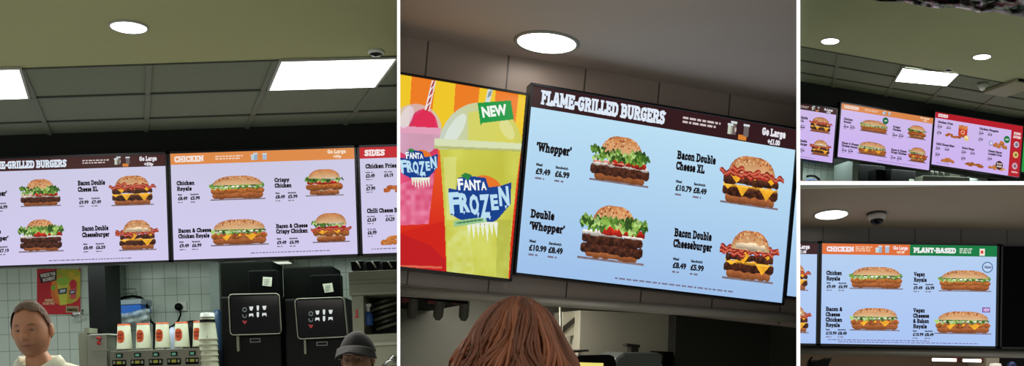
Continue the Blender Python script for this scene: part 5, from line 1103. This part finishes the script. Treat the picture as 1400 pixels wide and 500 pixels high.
def person(bay, px, py, b, yaw, pitch, roll, label, skin, brow, top, trousers, height_floor=-CAMH, sc=1.0, away=False, headless_face=False, shoulders=.19, collar=True, short=True, rise=0, lean=0):
    hc = bay.L(px, py, b); Rh = Matrix.Rotation(yaw, 3, 'Z') @ Matrix.Rotation(pitch, 3, 'X') @ Matrix.Rotation(roll, 3, 'Y'); Rb = Matrix.Rotation(yaw*.6 if not away else yaw, 3, 'Z')
    fl = height_floor-hc.z      # floor relative to head centre
    t = thing('person', bay, (hc.x, hc.y, height_floor), label, 'person')
    J = {}; k = fl/-1.63
    def q(n, x, y, z, r): J[n] = (Vector((x+(0 if n in ('skull',) else lean), y, z*k)), r)
    q('pelvis', 0, .02, -.74, (.15, .11)); q('waist', 0, .02, -.56, (.13, .1)); q('chest', 0, .02, -.34, (.15, .11)); q('neck', 0, .022, -.165, .06); q('skull', 0, .01, -.06, .055)
    for s, e in ((-1, 'l'), (1, 'r')):
        q('tp'+e, s*.075, .03, -.175+rise, .045)
        q('sh'+e, s*shoulders, .02, -.215+rise, .052); q('el'+e, s*(shoulders+.06), .04, -.52, .042); q('wr'+e, s*(shoulders+.06), -.02, -.77, .026); q('pa'+e, s*(shoulders+.06), -.04, -.83, .036)
        q('hi'+e, s*.09, .02, -.8, .09); q('kn'+e, s*.1, 0, -1.17, .058); q('an'+e, s*.1, .03, -1.55, .04); q('to'+e, s*.11, -.12, -1.6, .035)
        for fi in range(4):
            fx = s*(shoulders+.06)+0; fy = -.04-.027+.018*fi; ln = (.07, .08, .076, .06)[fi]
            q('fa%d%s' % (fi, e), fx, fy-.002, -.87, .0095); q('fb%d%s' % (fi, e), fx-s*.004, fy-.006, -.87-ln*.5, .0085); q('fc%d%s' % (fi, e), fx-s*.016, fy-.01, -.87-ln*.95, .007)
        q('ta'+e, s*(shoulders+.045), -.075, -.83, .011); q('tb'+e, s*(shoulders+.04), -.092, -.865, .009)
    names = list(J); ix = {n: i for i, n in enumerate(names)}
    E = [('pelvis', 'waist'), ('waist', 'chest'), ('chest', 'neck'), ('neck', 'skull')]
    for e in 'lr':
        E += [('chest', 'tp'+e), ('tp'+e, 'sh'+e), ('sh'+e, 'el'+e), ('el'+e, 'wr'+e), ('wr'+e, 'pa'+e), ('pelvis', 'hi'+e), ('hi'+e, 'kn'+e), ('kn'+e, 'an'+e), ('an'+e, 'to'+e), ('pa'+e, 'ta'+e), ('ta'+e, 'tb'+e)]
        for fi in range(4): E += [('pa'+e, 'fa%d%s' % (fi, e)), ('fa%d%s' % (fi, e), 'fb%d%s' % (fi, e)), ('fb%d%s' % (fi, e), 'fc%d%s' % (fi, e))]
    def build(sel, grow, sub=1):
        nn = [n for n in names if n in sel]; jx = {n: i for i, n in enumerate(nn)}; rr = []
        for n in nn: r = J[n][1]; r = r if isinstance(r, tuple) else (r, r); rr.append((r[0]+grow, r[1]+grow))
        V, P = skinned([J[n][0] for n in nn], [(jx[a], jx[b_]) for a, b_ in E if a in jx and b_ in jx], rr, sub, 0)
        return [hc+Rb @ v for v in V], P
    V, P = build(set(names), 0, 2); sk = lc(skin); mb = MB(bay); mb.mesh(V, P, SKIN, True, [sk]*len(V))
    HV, HF = head_grid(); pts = [headpoint(*v) for v in HV]; cols = []
    for (x, y, z), p in zip(HV, pts):
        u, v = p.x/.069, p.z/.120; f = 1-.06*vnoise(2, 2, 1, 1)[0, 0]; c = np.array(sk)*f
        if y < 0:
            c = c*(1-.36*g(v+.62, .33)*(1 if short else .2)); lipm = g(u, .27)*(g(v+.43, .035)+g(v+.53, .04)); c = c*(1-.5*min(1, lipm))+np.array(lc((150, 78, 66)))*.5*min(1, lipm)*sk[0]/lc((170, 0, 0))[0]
            c = c*(1-.8*g(abs(u)-.4, .19)*g(v-.2-.04*(1-abs(abs(u)-.4)*4), .035)); c = c*(1-.5*g(abs(u)-.38, .17)*g(v-.05, .05)); c = c*(1-.6*g(u, .32)*g(v+.48, .022)); c = c*(1-.45*g(abs(u)-.1, .07)*g(v+.28, .03))  # brow, eye and mouth tones; shade under the nose painted into skin colour
        cols.append(tuple(c))
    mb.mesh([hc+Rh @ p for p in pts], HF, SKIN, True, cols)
    for s in (-1, 1):      # ears
        EV, EF = head_grid(16, 12); mb.mesh([hc+Rh @ (Vector((s*.070, .008, -.004))+Vector((v[0]*.010+s*.004, v[1]*.017+abs(v[0])*.004, v[2]*.031*(1 if v[2] > 0 else .85)))) for v in EV], EF, SKIN, True, [sk]*len(EV))
    mb.build('body', SKIN, t)
    if not away:
        for s in (-1, 1):
            ce = hc+Rh @ (headpoint(*Vector((s*.38, -.92, .05)).normalized())+Vector((0, .0088, 0)))
            mb = MB(bay); EV, EF = head_grid(16, 12); mb.mesh([ce+Rh @ (Vector(v)*.0105) for v in EV], EF, None, True); ey = mb.build('eye', mat('eye_white', (140, 128, 118), .3), t)
            mb = MB(bay); c2 = ce+Rh @ Vector((-.001, -.0085, -.0008)); mb.mesh([c2+Rh @ (Vector((v[0]*.005, v[1]*.003, v[2]*.005))) for v in EV], EF, None, True); mb.build('iris', mat('iris_dark', (30, 22, 18), .2), ey)
    # clothes
    V, P = build({'waist', 'chest', 'pelvis', 'tpl', 'tpr', 'shl', 'shr', 'ell', 'elr'} | (set() if short else {'wrl', 'wrr'}), .016, 2)
    mb = MB(bay); mb.mesh(V, P, None, True); mb.build('shirt' if short else 'jacket', top, t)
    V, P = build({'pelvis', 'hil', 'hir', 'knl', 'knr', 'anl', 'anr'}, .02, 2); mb = MB(bay); mb.mesh(V, P, None, True); mb.build('trousers', trousers, t)
    for e in 'lr':
        a, b_ = J['an'+e][0], J['to'+e][0]; V, P = skinned([a+Vector((0, .03, -.03)), (a+b_)/2, b_], [(0, 1), (1, 2)], [.045, .045, .04], 1); mb = MB(bay)
        mb.mesh([hc+Rb @ Vector((v.x, v.y, max(v.z, fl))) for v in V], P, None, True); mb.build('shoe', BLK, t)
    return t, hc, Rh, Rb, k
SHIRT = mat('cream_polo', (214, 216, 190), .85, noise=.02, nscale=20, bump=.1)
t, hc, Rh, Rb, k = person(A, 43.5, 452, 3.95, math.radians(9), math.radians(5), math.radians(-4), 'person with short brown hair in a cream white polo shirt, below the red poster', (190, 130, 94), None, SHIRT, mat('dark_trousers', (30, 32, 38), .8), rise=.012, lean=.03, shoulders=.185)
# collar
def f(mb):
    n = 40; V = []
    prof = ((.074, -.145), (.080, -.118), (.092, -.14), (.104, -.170))
    for j, (r, z) in enumerate(prof):
        for i in range(n+1):
            a = -math.pi/2+.16+(2*math.pi-.32)*i/n; fr = max(0, -math.sin(a)); zz = z-.055*fr**2*(1 if j < 3 else 1.1); V.append(hc+Rb @ Vector((.02+r*1.0*math.cos(a), .02+r*1.0*math.sin(a), zz+.012)))
    mb.mesh(V, [(j*(n+1)+i, j*(n+1)+i+1, (j+1)*(n+1)+i+1, (j+1)*(n+1)+i) for j in range(3) for i in range(n)], None, True)
o = part(A, 'collar', f, SHIRT, t, recalc=False); sm = o.modifiers.new('thickness', 'SOLIDIFY'); sm.thickness = .004
def hair_cap(bay, hc, Rh, t, col, line, off=.008, name='hair'):
    HV, HF = head_grid(96, 72); keep = []; pts = []
    rs = np.random.RandomState(3); jit = rs.rand(len(HV))*.0018
    for q_, (x, y, z) in enumerate(HV): pts.append(headpoint(x, y if y > -.99 else y, z, off+jit[q_]))
    mb = MB(bay); fs = [f_ for f_ in HF if all(HV[i][2] > line(HV[i]) for i in f_)]; used = sorted({i for f_ in fs for i in f_}); mp_ = {a: i for i, a in enumerate(used)}
    mb.mesh([hc+Rh @ pts[i] for i in used], [tuple(mp_[i] for i in f_) for f_ in fs], None, True); bmesh.ops.remove_doubles(mb.bm, verts=mb.bm.verts[:], dist=1e-6)
    o = mb.build(name, col, t); return o
def line(v):
    x, y, z = v; front = max(0, -y)
    return .66+.05*math.cos(x*6) if y < -.5 else (.66-(y+.5)*1.5 if y < -.05 else (-.02-(y+.05)*.45))
hair_cap(A, hc, Rh, t, mat('short_brown_hair', (92, 70, 50), .8, bump=.6, nscale=90, noise=.3), line, .007)
# woman with the black cap
t, hc, Rh, Rb, k = person(A, 489, 491.5, 4.6, math.radians(-4), math.radians(4), 0, 'person in a black cap and glasses at the bottom, in front of the steel cabinet', (128, 90, 68), None, mat('black_uniform', (24, 25, 26), .85), mat('dark_trousers', (30, 32, 38), .8), shoulders=.17, short=False)
hair_cap(A, hc, Rh, t, mat('black_hair', (18, 15, 14), .6, bump=.4, nscale=60), lambda v: .5 if v[1] < -.4 else (.5-(v[1]+.4)*2 if v[1] < -.0 else -.6), .009)
CAP = mat('black_cap_cloth', (9, 10, 10), .9, bump=.2, nscale=60)
def f(mb):
    HV, HF = head_grid(48, 36); pts = [Vector((.093*x, .109*y+.003, .118*z*1.12+.008*(1-abs(x)))) for x, y, z in HV]
    fs = [f_ for f_ in HF if all(HV[i][2] > .30-.22*HV[i][1] for i in f_)]; used = sorted({i for f_ in fs for i in f_}); mp_ = {a: i for i, a in enumerate(used)}
    mb.mesh([hc+Rh @ pts[i] for i in used], [tuple(mp_[i] for i in f_) for f_ in fs], None, True)
cp = part(A, 'cap', f, CAP, t)
def f(mb):
    V = []; n, kk = 24, 6
    for j in range(kk+1):
        for i in range(n+1):
            a = math.radians(200+140*i/n); r = 1+.75*(j/kk)*math.sin(math.pi*i/n)**.5; V.append(hc+Rh @ Vector((.094*math.cos(a)*(1+.12*j/kk), .108*math.sin(a)*r+.003, .052+.02*math.sin(math.pi*i/n)-.03*(j/kk)-.02*abs(math.cos(a))*(j/kk))))
    mb.mesh(V, [(j*(n+1)+i, j*(n+1)+i+1, (j+1)*(n+1)+i+1, (j+1)*(n+1)+i) for j in range(kk) for i in range(n)], None, True)
o = part(A, 'cap_brim', f, CAP, t, recalc=False); sm = o.modifiers.new('thickness', 'SOLIDIFY'); sm.thickness = .004
def f(mb):
    for s in (-1, 1):
        P = [hc+Rh @ Vector((s*.03+.023*math.cos(a), -.103, .004+.018*math.sin(a))) for a in np.linspace(0, 2*math.pi, 17)]; mb.tube(P, .0016, None, 6); mb.tube([hc+Rh @ Vector(v) for v in ((s*.053, -.102, .008), (s*.078, -.06, .008), (s*.08, .01, .004))], .0015, None, 6)
    mb.tube([hc+Rh @ Vector(v) for v in ((-.008, -.105, .006), (0, -.108, .009), (.008, -.105, .006))], .0015, None, 6)
part(A, 'glasses', f, mat('glasses_frame', (120, 90, 60), .25, .6), t)
# woman seen from behind in room B, long auburn hair
t, hc, Rh, Rb, k = person(B, 706, 492, 2.05, math.radians(180), 0, 0, 'person with long auburn hair seen from behind under the burger board', (190, 140, 112), None, mat('dark_green_coat', (50, 54, 48), .9), mat('dark_trousers', (30, 32, 38), .8), away=True, shoulders=.165, short=False)
top = hc.z+.143; HP = [(0, .0), (.003, .022), (.016, .047), (.03, .064), (.05, .081), (.085, .103), (.12, .119), (.155, .132), (.22, .144), (.32, .15), (.46, .14), (.56, .12)]
HD = [p[0] for p in HP]; HR = [p[1] for p in HP]
def f(mb):
    n = 48; V = []; CC = []; ds = np.linspace(0.002, .5, 30); rs = np.random.RandomState(4); w_ = vnoise(n+1, 30, 12, 5)
    for j, d in enumerate(ds):
        for i in range(n):
            a = 2*math.pi*i/n; r = np.interp(d, HD, HR)*(.9+.07*w_[j, i]); V.append(Vector((hc.x+r*math.cos(a), hc.y+r*1.0*math.sin(a)+.01, top-d-.004))); CC.append(lc((84, 46, 28)))
    Fc = [(j*n+i, j*n+(i+1) % n, (j+1)*n+(i+1) % n, (j+1)*n+i) for j in range(29) for i in range(n)]; mb.mesh(V, Fc, HAIR, True, CC)
    for q_ in range(720):
        a0 = rs.uniform(0, 2*math.pi); lay = rs.uniform(.9, 1.04); base_ = np.array((rs.uniform(92, 176),)); tone = rs.rand()
        tone = .6*tone+.4*(.5+.5*math.sin(6*a0+2)); c = (104+78*tone, 58+50*tone, 36+34*tone); ph = rs.uniform(0, 6.3); amp = rs.uniform(.003, .011); fr = rs.uniform(14, 24); P = []; CL = []; L_ = rs.uniform(.3, .52); tw = rs.uniform(-.5, .5); dd0 = rs.uniform(0, .03)
        clump = .05*math.sin(a0*9)
        for d in np.linspace(dd0, L_, 18):
            m_ = min(1, d*7); a = a0+tw*d*.6+m_*(.13*math.sin(3*a0+1+22*d)+.10*math.sin(7*a0-31*d)+.05*math.sin(13*a0+47*d))+amp*4*math.sin(fr*d*1.6+ph)*m_; r = np.interp(d, HD, HR)*(lay+.045*math.sin(5*a0+26*d)*m_+.03*math.sin(11*a0-40*d)*m_)+amp*.5*math.sin(fr*d+ph*2)*m_
            P.append((hc.x+r*math.cos(a), hc.y+r*math.sin(a)+.01, top-d)); CL.append(lc(c))
        mb.tube(P, [.0012+.0034*math.sin(math.pi*min(.92, i/17+.12)) for i in range(18)], HAIR, 4, True, CL)
HAIR = vcol('auburn_hair', False); HAIR.node_tree.nodes['Principled BSDF'].inputs['Roughness'].default_value = .42
part(B, 'hair', f, HAIR, t, recalc=False)
bpy.data.objects.remove(_fo)
